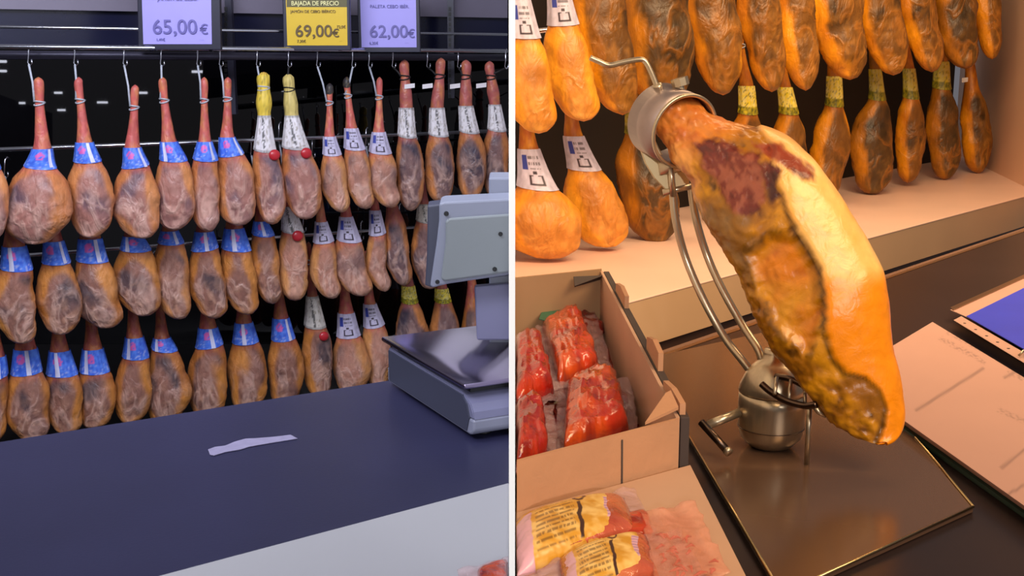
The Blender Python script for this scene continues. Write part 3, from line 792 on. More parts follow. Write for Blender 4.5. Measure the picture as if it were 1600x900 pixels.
pillow([(746, 893), (792, 878), (797, 960), (752, 960)], ZC + .003, .012, loinM, 'meat', r, loin_paint(3), clip=-1)
film_sheet([(715, 893), (795, 872), (798, 940), (722, 940)], ZC + .0045, r, 3, clip=-1, amp=.004)

# ------------------------------------------------------------------ white border strip between the bays, an added panel dividing their light
pt = 5.0 / F * .56
o = link('added_divider', box(-pt, pt, .56, 9.2, 0, 3.0), dividerW, None, False); tag(o, kind='structure')

# ------------------------------------------------------------------ right bay
ZS = .85
s0, s1 = hz(980, 471, ZS), hz(1600, 306, ZS)
sdir = (s1 - s0).normalized(); sn = V((sdir.y, -sdir.x, 0))     # towards the viewer
if sn.y > 0: sn = -sn
bk0 = hz(850, 410, ZS)
def yR(px, off):
    return hp(px, 60, V((bk0.x, bk0.y, 0)) - sn * off, sn).y
def onedge(x): return s0 + sdir * ((x - s0.x) / sdir.x)
e0 = onedge(.006)
# front corner where the side panel stands
corner = hz(1548, 266, ZS)
side_t = 1.9
eR = onedge(4.2)
sh_ = empty('display_shelf', V((1.2, 4.6, 0)), 'cream display shelf under the hanging hams, thick front edge', 'shelf')
depth = 1.0
link('shelf_board', prism([e0, eR, eR - sn * depth * 1.6, e0 - sn * depth + V((0, 0, 0))] if False else [e0, eR, V((4.2, 9.0, ZS)), V((.006, 7.2, ZS))], V((0, 0, -.03)), bev=.003), shelfM, sh_, False)
link('fascia', prism([e0 + sn * .004, eR + sn * .004, eR + sn * .022, e0 + sn * .022], V((0, 0, -.155))), shelfF, sh_, False)['label'] = 'tan front edge'
link('front_lip', prism([e0 + sn * .0, eR, eR + sn * .024, e0 + sn * .024], V((0, 0, .006)), bev=.002), shelfM, sh_, False)
link('plinth', prism([e0 - sn * .03 + V((.01, 0, -.16)), eR - sn * .03 + V((0, 0, -.16)), eR - sn * .06 + V((0, 0, -.16)), e0 - sn * .06 + V((.03, 0, -.16))], V((0, 0, -.48))), brownM, sh_, False)
# side panel at the right end of the niche
fdir = hz(1600, 291, ZS) - corner; fdir.z = 0; fdir.normalize()
a = corner - fdir * 1.2; b = corner + fdir * 2.2
o = link('wall_right', prism([V((a.x, a.y, ZS)), V((b.x, b.y, ZS)), V((b.x + .04, b.y + .05, ZS)), V((a.x + .04, a.y + .05, ZS))], V((0, 0, 2.35))), sideM, None, False); tag(o, kind='structure')
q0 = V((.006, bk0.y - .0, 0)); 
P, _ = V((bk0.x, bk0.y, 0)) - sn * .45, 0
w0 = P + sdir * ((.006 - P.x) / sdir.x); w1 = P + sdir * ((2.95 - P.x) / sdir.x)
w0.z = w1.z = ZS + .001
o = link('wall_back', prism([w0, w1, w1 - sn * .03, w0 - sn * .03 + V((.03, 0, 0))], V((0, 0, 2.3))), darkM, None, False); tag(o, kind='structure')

rackR = empty('hanging_rack', V((1.2, 5.2, ZS)), 'steel rails carrying the golden hams of the right bay', 'rack')
def rrail(pa, pb, off, rad=.009):
    P = V((bk0.x, bk0.y, 0)) - sn * off
    link('rail', tube([hp(pa[0], pa[1], P, sn), hp(pb[0], pb[1], P, sn)], rad, n=12), chrome, rackR)
rrail((812, 52), (1560, -40), .06)
rrail((812, -250), (1560, -170), -.22)

gA = 'hams hanging in the upper row of the right rack'
gB = 'hams hanging in the lower row of the right rack'
def rowR(which, label, s, body, bot, pal, collar, **k):
    bc = (body[0] + body[1]) / 2
    Y = yR(bc, -.2 if which == 'A' else .02)
    k.setdefault('belly', .46 if which == 'A' else .52)
    make_ham(label, gA if which == 'A' else gB, Y, (s[0] + (-12 if 'lean' not in k else 0), s[1] - (s[4] - s[1]) * 1.4 - 40), s, body, bot, pal, collar, clip=1, hook=(s[0] - 14, s[1] - (s[4] - s[1]) * 1.4 - 75), **k)
# upper row (bodies hang into the frame from above)
rowR('A', 'tan ham with outlined ham emblem label, against the partition, upper row', (812, 0, 16, 820, 58, 24), (786, 867), (842, 209), 'RT', 'white')
rowR('A', 'ham with torn pale label, second in the upper right row', (872, -18, 16, 880, 38, 24), (851, 928), (912, 190), 'RT', 'white')
rowR('A', 'big orange ham behind the L-shaped clamp handle, left one', (915, -150, 18, 922, -100, 26), (895, 982), (973, 180), 'R', None)
rowR('A', 'broad brown ham directly behind the steel clamp', (1010, -160, 20, 1016, -110, 30), (978, 1080), (1035, 178), 'RD', None)
rowR('A', 'ham right of the steel clamp, upper row', (1095, -140, 18, 1098, -90, 26), (1074, 1153), (1130, 149), 'R', None)
rowR('A', 'golden ham over the bright yellow band, upper row', (1172, -130, 15, 1175, -80, 22), (1156, 1220), (1206, 144), 'R', None)
rowR('A', 'golden ham with plain long flank, middle of the upper row', (1228, -125, 14, 1232, -78, 20), (1212, 1274), (1259, 142), 'R', None)
rowR('A', 'wide ham with a deep fold near its end, upper row', (1292, -120, 16, 1295, -75, 24), (1264, 1348), (1328, 125), 'R', None)
rowR('A', 'pointed golden ham, fourth from the right in the upper row', (1362, -115, 14, 1365, -75, 20), (1342, 1411), (1396, 118), 'R', None)
rowR('A', 'mottled ham, third from the right in the upper row', (1425, -110, 13, 1427, -72, 18), (1406, 1465), (1456, 113), 'R', None)
rowR('A', 'dark creased ham second from the side panel, upper row', (1484, -105, 13, 1486, -70, 18), (1463, 1526), (1508, 108), 'RD', None)
rowR('A', 'slim orange ham touching the side panel, upper row', (1536, -100, 9, 1538, -66, 13), (1523, 1563), (1550, 93), 'R', None)
# lower row
rowR('B', 'large ham with outlined ham emblem label, above the cardboard box', (826, 232, 17, 838, 292, 32), (780, 906), (858, 405), 'RT', 'white')
rowR('B', 'ham with tilted pale label, second in the lower right row', (896, 212, 16, 912, 263, 26), (879, 974), (948, 387), 'RT', 'white')
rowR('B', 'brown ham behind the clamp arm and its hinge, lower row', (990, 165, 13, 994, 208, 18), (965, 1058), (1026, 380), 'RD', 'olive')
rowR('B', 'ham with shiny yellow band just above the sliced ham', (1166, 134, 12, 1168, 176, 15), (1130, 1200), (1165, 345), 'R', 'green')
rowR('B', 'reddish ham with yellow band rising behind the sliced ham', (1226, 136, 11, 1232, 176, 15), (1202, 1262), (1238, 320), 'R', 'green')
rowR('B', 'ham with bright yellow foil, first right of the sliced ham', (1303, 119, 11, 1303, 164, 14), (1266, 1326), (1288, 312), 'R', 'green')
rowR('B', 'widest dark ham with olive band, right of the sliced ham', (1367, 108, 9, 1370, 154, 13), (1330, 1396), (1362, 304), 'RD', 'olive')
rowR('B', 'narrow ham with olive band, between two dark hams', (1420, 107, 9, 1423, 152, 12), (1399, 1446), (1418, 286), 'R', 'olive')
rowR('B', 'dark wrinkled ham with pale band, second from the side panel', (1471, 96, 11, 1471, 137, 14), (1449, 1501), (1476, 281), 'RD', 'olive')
rowR('B', 'orange ham with white tag at the side panel, lower row', (1516, 104, 8, 1518, 138, 12), (1500, 1548), (1528, 271), 'R', None, tagw=(1511, 125))

# ------------------------------------------------------------------ right counter
def RC(n, b, m, par, sm=False):
    clipx(b, .004, 1); return link(n, b, m, par, sm)
crr = empty('service_counter', V((.9, 1.6, 0)), 'dark brown counter carrying the ham stand, cartons and papers', 'counter')
r0, r1 = hz(1050, 552, ZC), hz(1600, 362, ZC)
rd = (r1 - r0).normalized(); rn = V((rd.y, -rd.x, 0)); rn = rn if rn.y < 0 else -rn
def re_(x): return r0 + rd * ((x - r0.x) / rd.x)
XR = 2.2
RC('worktop', prism([re_(.004), re_(XR), V((XR, .62, ZC)), V((.004, .62, ZC))], V((0, 0, -.04)), bev=.002), counterR, crr, False)
RC('edge_strip', prism([re_(.004) - rn * .001, re_(XR) - rn * .001, re_(XR) - rn * .012, re_(.004) - rn * .012], V((0, 0, .004 - .04))), stripM, crr, False)['label'] = 'bright metal edge strip'
st2 = prism([re_(.02) - rn * .013 + V((0, 0, -.012)), re_(XR) - rn * .013 + V((0, 0, -.012)), re_(XR) - rn * .05 + V((0, 0, -.012)), re_(.02) - rn * .05 + V((0, 0, -.012))], V((0, 0, -.03)))
RC('back_ledge', st2, brownM, crr, False)
RC('cabinet', prism([re_(.02) + rn * .05 + V((0, 0, -.042)), re_(XR) + rn * .05 + V((0, 0, -.042)), V((XR, .68, ZC - .042)), V((.02, .68, ZC - .042))], V((0, 0, -(ZC - .042)))), brownM, crr, False)

# steel tray under the stand
tq = onz([(1005, 566), (1278, 505), (1520, 800), (1221, 937)], ZC + .001)
tr = empty('steel_tray', tq[3], 'shiny brown steel tray under the ham stand', 'tray')
link('plate', prism(tq, V((0, 0, .006))), trayM, tr, False)
b = bmesh.new()
for i in (1, 2, 3):
    tube([tq[i] + V((0, 0, .0065)), tq[(i + 1) % 4] + V((0, 0, .0065))], .0017, b, n=8)
link('rim', b, trayE, tr)

# ------------------------------------------------------------------ ham stand
ZT = ZC + .0072
pc = hz(1203, 697, ZT)
Yp = pc.y; kk = (hy(801, 600, Yp) - hy(800, 600, Yp)).length
hs = empty('ham_stand', V((pc.x, pc.y, ZT)), 'steel ham stand with pot-shaped base, twin rods and ring clamp', 'ham stand')
def zf(py): return hy(1200, py, Yp).z
H = lambda py: zf(py + 10)
prof = [(.022, ZT), (.030, ZT + .004), (.040, ZT + .015), (.0435, ZT + .030), (.0440, ZT + .060), (.0435, ZT + .0745)]
pot = link('pot_base', lathe(pc, prof, 48), steel, hs)
link('lid', lathe(pc, [(.0438, ZT + .0755), (.0445, ZT + .078), (.0425, ZT + .086), (.035, ZT + .102), (.024, ZT + .115), (.0145, ZT + .120), (.0140, ZT + .129), (.0120, ZT + .134), (.006, ZT + .1355)], 48), steel, pot)
link('seam', lathe(pc, [(.0442, ZT + .0285), (.0448, ZT + .0290), (.0442, ZT + .0295)], 48), steeld, pot)
def dpts(l, n=8):
    return [hy(a, b, c) for a, b, c in cr(l, n)]
Yr = Yp + .09
link('rod', tube(dpts([(1051, 296, Yr), (1056, 345, Yr), (1072, 405, Yr), (1100, 470, Yr - .02), (1132, 527, Yr - .04), (1162, 566, Yp + .02), (1180, 590, Yp + .01)]), .0054, n=12), steel, hs)
link('rod', tube(dpts([(1080, 292, Yr), (1087, 340, Yr), (1105, 400, Yr), (1130, 455, Yr - .02), (1160, 508, Yr - .04), (1184, 545, Yp + .02), (1192, 572, Yp + .01)]), .0054, n=12), steel, hs)
link('crossbar', tube([hy(1036, 301, Yr - .004), hy(1080, 291, Yr - .004)], .0042, n=10), steel, hs)
# ring clamp
Fc = hy(1070, 205, Yr - .055); Bk = hy(1030, 186, Yr + .0)
ax = (Bk - Fc).normalized()
RA = .0455
e1 = ax.cross(V((0, 0, 1))).normalized(); e2 = ax.cross(e1)
b = bmesh.new(); NC = 56; rg = []
LN = (Bk - Fc).length
for (rr_, tt) in ((RA, 0), (RA + .0035, -.001), (RA + .0035, LN), (RA, LN)):
    rg.append([b.verts.new(Fc + ax * tt + (e1 * math.cos(2 * math.pi * k / NC) + e2 * math.sin(2 * math.pi * k / NC)) * rr_) for k in range(NC)])
for i in range(4):
    for k in range(NC):
        b.faces.new((rg[i][k], rg[i][(k + 1) % NC], rg[(i + 1) % 4][(k + 1) % NC], rg[(i + 1) % 4][k]))
bmesh.ops.recalc_face_normals(b, faces=b.faces)
ring = link('ring_clamp', b, M('clamp_steel', (168, 150, 146), .36, .9, nscale=40, namt=.1), hs)
link('rim_bead', tube([Fc + (e1 * math.cos(2 * math.pi * k / NC) + e2 * math.sin(2 * math.pi * k / NC)) * (RA + .0018) for k in range(NC + 1)], .0026, n=8, cap=False), steel, ring)
pl = [(996, 195), (998, 228), (1008, 256), (1022, 279), (1040, 297), (1078, 289), (1074, 262), (1052, 256), (1034, 240), (1022, 215)]
link('bracket', prism([hy(x, y, Yr - .004) for x, y in pl], V((0, .006, 0)), bev=.0015), M('bracket_steel', (205, 182, 140), .4, .7), hs, False)
link('hinge', tube([hy(1030, 263, Yr - .014), hy(1064, 257, Yr - .014)], .0095, n=18), steel, hs)
link('hinge_pin', tube([hy(1048, 262, Yr - .02), hy(1052, 306, Yr - .012)], .0045, n=10), steel, hs)
link('clamp_handle', tube(dpts([(922, 90, Yr - .02), (936, 96, Yr - .02), (952, 102, Yr - .02), (975, 97, Yr - .02), (998, 93, Yr - .02), (1008, 96, Yr - .02), (1017, 112, Yr - .02), (1028, 139, Yr - .02)], 6), .0036, n=10), steel, hs)
link('handle_collar', tube([hy(1026, 131, Yr - .02), hy(1030, 142, Yr - .02)], .0065, n=14), steel, hs)
for (x, y, d, rr_) in ((1061, 127, .0, .0115), (1061, 138, .0, .006)):
    link('knob', tube([hy(x, y - 5, Yr - .03), hy(x + 3, y + 7, Yr - .03)], rr_, n=9), steel, hs, False)
# support fork for the ham
link('support_arm', tube(dpts([(1190, 600, Yp - .044), (1204, 612, Yp - .055), (1228, 626, Yp - .075), (1258, 634, Yp - .09), (1276, 632, Yp - .10)]), [.0045] * 33, n=10), steeld, hs)
link('support_arm', tube(dpts([(1212, 588, Yp - .03), (1234, 592, Yp - .045), (1256, 603, Yp - .06), (1276, 616, Yp - .08)]), .004, n=10), steeld, hs)
b = bmesh.new()
for f0, f1 in (((1214, 590), (1210, 616)), ((1236, 594), (1232, 627)), ((1258, 604), (1258, 633))):
    tube([hy(f0[0], f0[1], Yp - .05), hy(f1[0], f1[1], Yp - .07)], .0026, b, n=8)
link('fork_bridge', b, steel, hs)
link('spike', tube([hy(1270, 632, Yp - .095), hy(1280, 645, Yp - .10), hy(1290, 652, Yp - .10)], [.004, .003, .001], n=8), steel, hs)
p1 = hy(1265, 636, Yp - .07); p2 = hz(1281, 719, ZT)
link('slim_rod', tube([p1, V((p1.x, p1.y, ZT))], .0034, n=10), steel, hs)  # thin upright rod from the arm down to the tray
link('side_bolt', tube([hy(1100, 667, Yp - .02), hy(1156, 644, Yp - .008)], .006, n=14), steel, hs)
link('side_handle', tube([hy(1096, 660, Yp - .022), hy(1135, 703, Yp - .06)], .0052, n=14), steeld, hs)
hk_ = hy(1135, 703, Yp - .06)
link('handle_tip', tube([hk_, hk_ + (hk_ - hy(1096, 660, Yp - .022)).normalized() * .006], .006, n=12), steel, hs)

# ------------------------------------------------------------------ sliced ham on the stand
st = [(1006, 178, 1062, 138), (1024, 206, 1092, 158), (1040, 226, 1114, 179), (1052, 252, 1150, 193), (1078, 281, 1188, 201), (1091, 326, 1228, 216), (1110, 362, 1265, 248),
      (1135, 400, 1295, 288), (1156, 432, 1325, 335), (1169, 470, 1352, 378), (1183, 508, 1373, 422), (1205, 546, 1382, 480), (1235, 582, 1387, 530),
      (1262, 618, 1399, 578), (1296, 655, 1408, 630), (1330, 678, 1406, 664), (1352, 688, 1396, 682), (1371, 693, 1380, 692)]
NR = 12
sts = cr([tuple(map(float, s)) for s in st], NR)
NH = len(sts); NA = 144
bm = bmesh.new(); rings = []; 
Y0h, Y1h = Yr - .02, Yp - .13
for i, (lx, ly, rx, ry) in enumerate(sts):
    t = i / (NH - 1); Y = Y0h + (Y1h - Y0h) * t
    Lp, Rp = hy(lx, ly, Y), hy(rx, ry, Y); c = (Lp + Rp) / 2; h = (Rp - Lp) / 2
    nn = V((0, -1, -.15)).normalized()
    w = h.length; th = w * (.62 + .3 * (1 - sstep(.05, .3, t)))
    ring = []
    for k in range(NA):
        a = 2 * math.pi * k / NA
        ca, sa = math.cos(a), math.sin(a)
        ex_ = .86
        X = math.copysign(abs(ca) ** ex_, ca); Z = math.copysign(abs(sa) ** ex_, sa)
        ring.append(bm.verts.new(c + h * X + nn * th * Z))
    rings.append(ring)
for i in range(NH - 1):
    for k in range(NA):
        bm.faces.new((rings[i][k], rings[i][(k + 1) % NA], rings[i + 1][(k + 1) % NA], rings[i + 1][k]))
bm.faces.new(rings[0][::-1]); bm.faces.new(rings[-1])
bmesh.ops.recalc_face_normals(bm, faces=bm.faces); bm.normal_update()
def proj(p):
    d = p - CAM; z = d.dot(FW); return 800 + F * d.x / z, 450 - F * d.dot(UP) / z
def inpoly(x, y, P):
    r = False; j = len(P) - 1
    for i in range(len(P)):
        if (P[i][1] > y) != (P[j][1] > y) and x < (P[j][0] - P[i][0]) * (y - P[i][1]) / (P[j][1] - P[i][1]) + P[i][0]: r = not r
        j = i
    return r
def sdist(x, y, P):
    d = 1e9
    for i in range(len(P)):
        ax_, ay = P[i]; bx, by = P[(i + 1) % len(P)]
        vx, vy = bx - ax_, by - ay; L2 = vx * vx + vy * vy or 1
        t = max(0, min(1, ((x - ax_) * vx + (y - ay) * vy) / L2))
        d = min(d, math.hypot(x - ax_ - t * vx, y - ay - t * vy))
    return d if inpoly(x, y, P) else -d
FAT = [(1205, 268), (1222, 298), (1232, 330), (1246, 362), (1266, 388), (1283, 420), (1291, 455), (1290, 520), (1303, 560), (1322, 582), (1350, 588), (1376, 612), (1386, 640), (1382, 668), (1372, 690), (1372, 740), (1480, 740), (1480, 300), (1290, 220), (1230, 200), (1180, 195), (1210, 232)]
M1 = [(1086, 228), (1108, 222), (1130, 220), (1165, 230), (1190, 238), (1204, 262), (1192, 288), (1196, 314), (1176, 336), (1152, 338), (1136, 316), (1114, 290), (1098, 260)]
M2 = [(1176, 218), (1202, 222), (1242, 240), (1266, 262), (1272, 276), (1260, 284), (1238, 278), (1214, 258), (1192, 240)]
M3 = [(1196, 252), (1208, 254), (1217, 270), (1219, 296), (1213, 318), (1200, 318), (1194, 290)]
FLAP = [(1048, 228), (1060, 222), (1076, 240), (1092, 268), (1098, 300), (1094, 335), (1088, 318), (1074, 282), (1058, 258)]
OV = [(1308, 596), (1330, 584), (1352, 588), (1374, 606), (1384, 634), (1380, 656), (1362, 640), (1340, 628), (1322, 618)]
GREY = [(1086, 320), (1120, 310), (1165, 330), (1180, 380), (1170, 440), (1150, 420), (1120, 380)]
HOLL = [(1165, 395), (1205, 360), (1250, 372), (1278, 420), (1286, 470), (1282, 530), (1262, 560), (1225, 520), (1190, 470)]
c_skin, c_skin2 = lin((216, 132, 56)), lin((196, 104, 40))
c_cream, c_cream2, c_or = lin((252, 204, 120)), lin((248, 180, 84)), lin((246, 146, 3))
c_red, c_red2, c_dred = lin((112, 40, 26)), lin((168, 96, 70)), lin((64, 22, 16))
c_br, c_br2, c_ye, c_dk, c_gr = lin((164, 104, 16)), lin((122, 76, 16)), lin((214, 146, 18)), lin((62, 38, 10)), lin((138, 102, 58))
lay = bm.verts.layers.float_color.new('Col')
disp = []
for v in bm.verts:
    x, y = proj(v.co)
    back = v.normal.y > .15
    p = v.co
    n1 = nz(p, 16, 1, 3); n2 = nz(p, 48, 2, 3); n3 = nz(p, 110, 3, 2); n4 = nz(V((p.x + p.z * .6, p.y, p.z * .35)), 60, 5, 3)
    xx = x + n2 * 16; yy = y + n1 * 14
    rough_ = 1.0
    c = mix(c_br, c_br2, .5 + 2.5 * n1)
    c = mix(c, c_ye, sstep(-.1, .35, n2 * .6 + .7 * n1 + .08) * .9)
    c = mix(c, c_dk, sstep(.2, .42, -n2 + .2 * n3) * .7)
    d = sdist(xx, yy, GREY)
    c = mix(c, mix(c_gr, c_br2, .5 + 2 * n2), sstep(-14, 12, d) * .85)
    d = sdist(xx, yy, HOLL)
    hol = sstep(-6, 16, d)
    c = mix(c, mix(c_ye, lin((206, 110, 12)), .5 + 2.4 * n1), hol * .7)
    c = mix(c, c_dk, (1 - sstep(1, 8, abs(d + 3))) * .6 * sstep(-.1, .3, n3 + n2))
    up_ = 1 - sstep(238, 330, yy + (1290 - x) * .12 * 0)
    # skin over the ankle
    ank = 1 - sstep(0, 60, (x - 1100) * .55 + (y - 200) * 1.0)
    skin = mix(c_skin, c_skin2, .45 + 2.2 * n2)
    c = mix(c, skin, ank)
    fd = sdist(x + n2 * 5, y + n2 * 5, FAT)
    f = 1.0 if back and y < 600 else sstep(-3, 3, fd)
    low = sstep(415, 452, y + n1 * 26 - (x - 1320) * .05)
    edge = sstep(28, 4, 0)
    cream = mix(c_cream, c_cream2, .4 + 1.6 * n1)
    # right flank is more orange than the trimmed strip
    flank = sstep(0, 26, (x - (1262 + (y - 245) * .62)))
    cream = mix(cream, c_skin, flank * .65)
    fatc = mix(cream, c_or, low)
    fatc = mix(fatc, mix(c_skin, c_cream, .5), 1 - sstep(215, 262, y + n1 * 20))
    c = mix(c, fatc, f)
    rough_ = 1 - f * .92
    # dark crack line beside the fat
    if not back:
        ln = (1 - sstep(0, 5 + 4 * (n2 + .5), abs(fd + 4))) * sstep(285, 320, y) 
        c = mix(c, c_dk, ln * .75)
    for P_, cc, cd in ((M1, c_red, c_red2), (M2, lin((140, 54, 26)), c_red2), (M3, c_dred, c_red)):
        d = sdist(x + n2 * 22 + n3 * 8, y + n1 * 16 + n3 * 8, P_)
        k = sstep(-5, 6, d) * (0 if back else 1)
        mc = mix(cc, cd, sstep(-.02, .22, n4 + .6 * n3) * .55)
        mc = mix(mc, c_dred, sstep(.08, .3, -n4) * .6)
        c = mix(c, mc, k); rough_ = rough_ * (1 - k) + .6 * k
    d = sdist(xx, yy, FLAP); k = sstep(-4, 5, d) * (0 if back else 1)
    c = mix(c, mix(mix(c_skin, c_cream, .25), c_red2, sstep(.1, .3, n4)), k * .75)
    d = sdist(x + n2 * 6, y + n2 * 6, OV); k = sstep(-3, 8, d) * (0 if back else 1)
    c = mix(c, mix(c_br, c_br2, .5 + 2 * n1), k * .9)
    # bottom rim near the tip
    v[lay] = tuple(c) + (1,)
    amp = (n2 * .0040 + n3 * .0018 + n4 * .0015) * rough_ + n1 * .003
    amp -= hol * .010 * (0 if back else 1) * (1 - f)
    amp += f * .004 * (0 if back else 1)
    if 0: pass
    disp.append((v, v.normal.copy(), amp))
for v, n, a in disp: v.co += n * a
ham = empty('sliced_ham', hy(1375, 690, Y1h), 'partly carved golden ham clamped in the steel stand', 'ham')
link('meat', bm, heroM, ham)

# ------------------------------------------------------------------ cardboard box with red packs
ZR = 1.27
def P_(px, py, z=ZR): return hz(px, py, z)
FR = P_(1062, 652); BR = P_(942, 424)
FL = V((.0045, 0, ZR)); fl = P_(806, 718); FL.y = fl.y
BL = V((.0045, P_(806, 440).y, ZR))
bx = empty('cardboard_box', V((.08, 1.5, ZC)), 'open cardboard box holding red vacuum packs against the partition', 'box')
hB = ZR - ZC - .001
tk = .004
dn = V((0, 0, -hB))
ri = (FR - BR).normalized(); rnn = V((ri.y, -ri.x, 0)); rnn = rnn if rnn.x > 0 else -rnn     # outward right
link('right_wall', prism([BR, FR, FR - rnn * tk, BR - rnn * tk], dn), cardL, bx, False)
link('right_wall_outer', prism([BR + rnn * .001, FR + rnn * .001, FR + rnn * .0105, BR + rnn * .0105], V((0, 0, -hB + .004)), bev=.001), cardD, bx, False)['label'] = 'dark outer side'  # dark sheet along the outer face of the right wall
link('back_wall', prism([BL + V((0, -.001, .006)), BR + V((-.002, 0, .004)), BR + V((-.002, .005, .004)), BL + V((0, .005, .006))], V((0, 0, -hB - .004))), cardI, bx, False)
link('front_wall', prism([FL, FR + V((-.001, 0, 0)), FR + V((-.001, -.005, 0)), FL + V((0, -.005, 0))], dn), cardM, bx, False)
link('bottom', prism([BL + V((.0, -.002, -hB)), BR + V((-.008, -.002, -hB)), FR + V((-.008, .002, -hB)), FL + V((0, .002, -hB))], V((0, 0, .004))), cardI, bx, False)
# tabs and the corner flap
def tab(pts, z, th=.004, m=cardM, name='tab'):
    link(name, prism(onz(pts, z), V((0, 0, -th)), bev=.0008), m, bx, False)
def wtab(px0, py0, px1, py1, h, m=cardM, name='tab'):
    a, b = P_(px0, py0), P_(px1, py1)
    link(name, prism([a, b, b + V((0, 0, h)), b.lerp(a, .5) + V((0, 0, h * 1.15)), a + V((0, 0, h * .7))], rnn * .006), m, bx, False)
wtab(962, 455, 976, 482, .018)
wtab(1010, 545, 1028, 580, .022)
wtab(1036, 606, 1062, 648, .012)
link('corner_flap', prism([P_(1008, 664, ZR + .002), P_(1060, 640, ZR + .006), P_(1048, 614, ZR + .014), P_(1040, 618, ZR + .012)], V((0, 0, .003))), cardM, bx, False)
link('crease', tube([FL.lerp(FR, .62) + V((0, -.0055, -.006)), FL.lerp(FR, .63) + V((0, -.0055, -.12))], .0009, n=6), cardD, bx)
link('dark_slot', prism([P_(896, 432, ZR - .001), P_(944, 430, ZR - .001), P_(944, 434, ZR - .012), P_(898, 447, ZR - .012)], V((0, .002, -.002))), cardD, bx, False)  # dark sliver standing in for the dark slot where the right wall begins

zi = 1.005
def pack(label, quad, z, h, fq, seed, a=(196, 44, 20), b=(232, 92, 26), green=False, film=filmM):
    cx = sum(p[0] for p in quad) / 4; cy = sum(p[1] for p in quad) / 4
    p = hz(cx, cy, z); r = empty('vacuum_pack', V((max(p.x, .006), p.y, z)), label, 'meat pack', 'red vacuum packs in the cardboard box')
    pillow(quad, z, h, loinM, 'meat', r, loin_paint(seed, a, b), bulge=.3, namp=.5, seed=seed)
    film_sheet(fq, z + .002, r, seed, film, amp=.005)
    return r
# a lower layer fills the box
pack('dark red vacuum pack at the bottom back of the box', [(815, 555), (950, 520), (985, 620), (815, 640)], 1.125, .05, [(812, 545), (955, 515), (990, 625), (812, 645)], 21, (130, 24, 18), (170, 40, 24))
pack('dark red vacuum pack at the bottom front of the box', [(815, 680), (990, 650), (1020, 745), (815, 790)], 1.125, .055, [(812, 672), (995, 645), (1026, 750), (812, 796)], 22, (140, 26, 18), (176, 44, 24))
r = pack('vacuum pack with green label at the back of the box', [(842, 487), (875, 470), (950, 518), (905, 540)], 1.185, .022, [(845, 466), (880, 452), (962, 505), (925, 535)], 23, (120, 20, 22), (150, 36, 30), film=filmR)
link('green_label', prism(onz([(842, 498), (850, 478), (882, 486), (876, 506)], 1.214), V((0, 0, -.0015)), bev=.0004), greenM, r, False)
pack('orange-red loin pack standing in the middle of the box', [(846, 515), (902, 490), (938, 582), (872, 604)], 1.2, .032, [(836, 512), (930, 488), (962, 590), (862, 612)], 24)
pack('wide orange-red loin pack nearest the box front wall', [(886, 612), (962, 596), (984, 680), (878, 714)], 1.195, .036, [(872, 604), (985, 592), (1000, 688), (866, 722)], 25)
pack('red loin pack against the partition, back half of the box', [(806, 540), (842, 536), (866, 618), (806, 640)], 1.2, .034, [(806, 522), (856, 526), (884, 622), (806, 648)], 26, (180, 30, 20), (214, 62, 26))
pack('red loin pack against the partition, front corner of the box', [(806, 650), (846, 640), (858, 722), (806, 742)], 1.2, .036, [(806, 640), (866, 632), (872, 724), (806, 748)], 27, (176, 28, 20), (214, 58, 26))

# ------------------------------------------------------------------ lower carton in front with sausage packs
Z2 = 1.22
c2 = [V((.0045, fl.y - .012, Z2)), V((FR.x + .004, FR.y - .012, Z2)), hz(1168, 902, Z2), hz(1180, 960, Z2)]
c2 = [V((.0045, FL.y - .008, Z2)), V((hz(1084, 742, Z2).x, FR.y - .008, Z2)), V((hz(1166, 900, Z2).x, hz(1166, 930, Z2).y, Z2)), V((.0045, hz(1166, 930, Z2).y, Z2))]
cb = empty('cardboard_carton', V((.08, 1.0, ZC)), 'closed cardboard carton in front, with sausage packs on its lid', 'box')
link('carton_body', prism([p + V((0, 0, -.001)) for p in c2], V((0, 0, -(Z2 - ZC - .003))), bev=.002), cardM, cb, False)
link('lid_sheet', prism([p for p in c2], V((0, 0, .0015))), cardL, cb, False)
def label_paint(seed, txt=True):
    G, G2, D, P2 = lin((196, 140, 44)), lin((226, 186, 110)), lin((66, 40, 30)), lin((206, 158, 172))
    def f(u, v, co):
        n = nz(co, 60, seed, 3)
        if u < .14: c = P2
        else: c = mix(G, G2, .4 + 2.2 * n)
        if v < .16: c = mix(lin((206, 140, 20)), G, .4 + n)
        if txt and .18 < u < .52 and .2 < v < .92 and ((v * 22) % 2) < .9 and noise.noise(V((u * 60, int(v * 11), seed))) > -.2: c = mix(c, D, .6)
        if .56 < u < .60 and .3 < v < .95: c = D
        d = math.hypot((u - .6) / .06, (v - .17) / .12)
        if .55 < d < 1: c = D
        if .82 < u < .93 and .3 < v < .8: c = mix(P2, lin((110, 90, 150)), .5 * (((v * 30) % 2) < 1))
        return c
    return f
ZP = Z2 + .002
def sausage(label, quad, lq, fq, seed, h):
    cx = sum(p[0] for p in quad) / 4; cy = sum(p[1] for p in quad) / 4
    p = hz(cx, cy, ZP); r = empty('sausage_pack', V((max(p.x, .006), p.y, ZP)), label, 'meat pack', 'gold-labelled packs on the carton lid')
    pillow(quad, ZP, h, loinM, 'sausage', r, loin_paint(seed, (196, 90, 60), (226, 130, 80), (150, 50, 30)), bulge=.55, seed=seed)
    pillow(lq, ZP + .001, h + .001, labelM, 'gold_label', r, label_paint(seed), bulge=.55, nu=110, nv=60, seed=seed)
    film_sheet(fq, ZP + .001, r, seed, filmM, amp=.004)
    return r
labelM = M('gold_label_paper', attr=True, rough=.28, spec=.5)
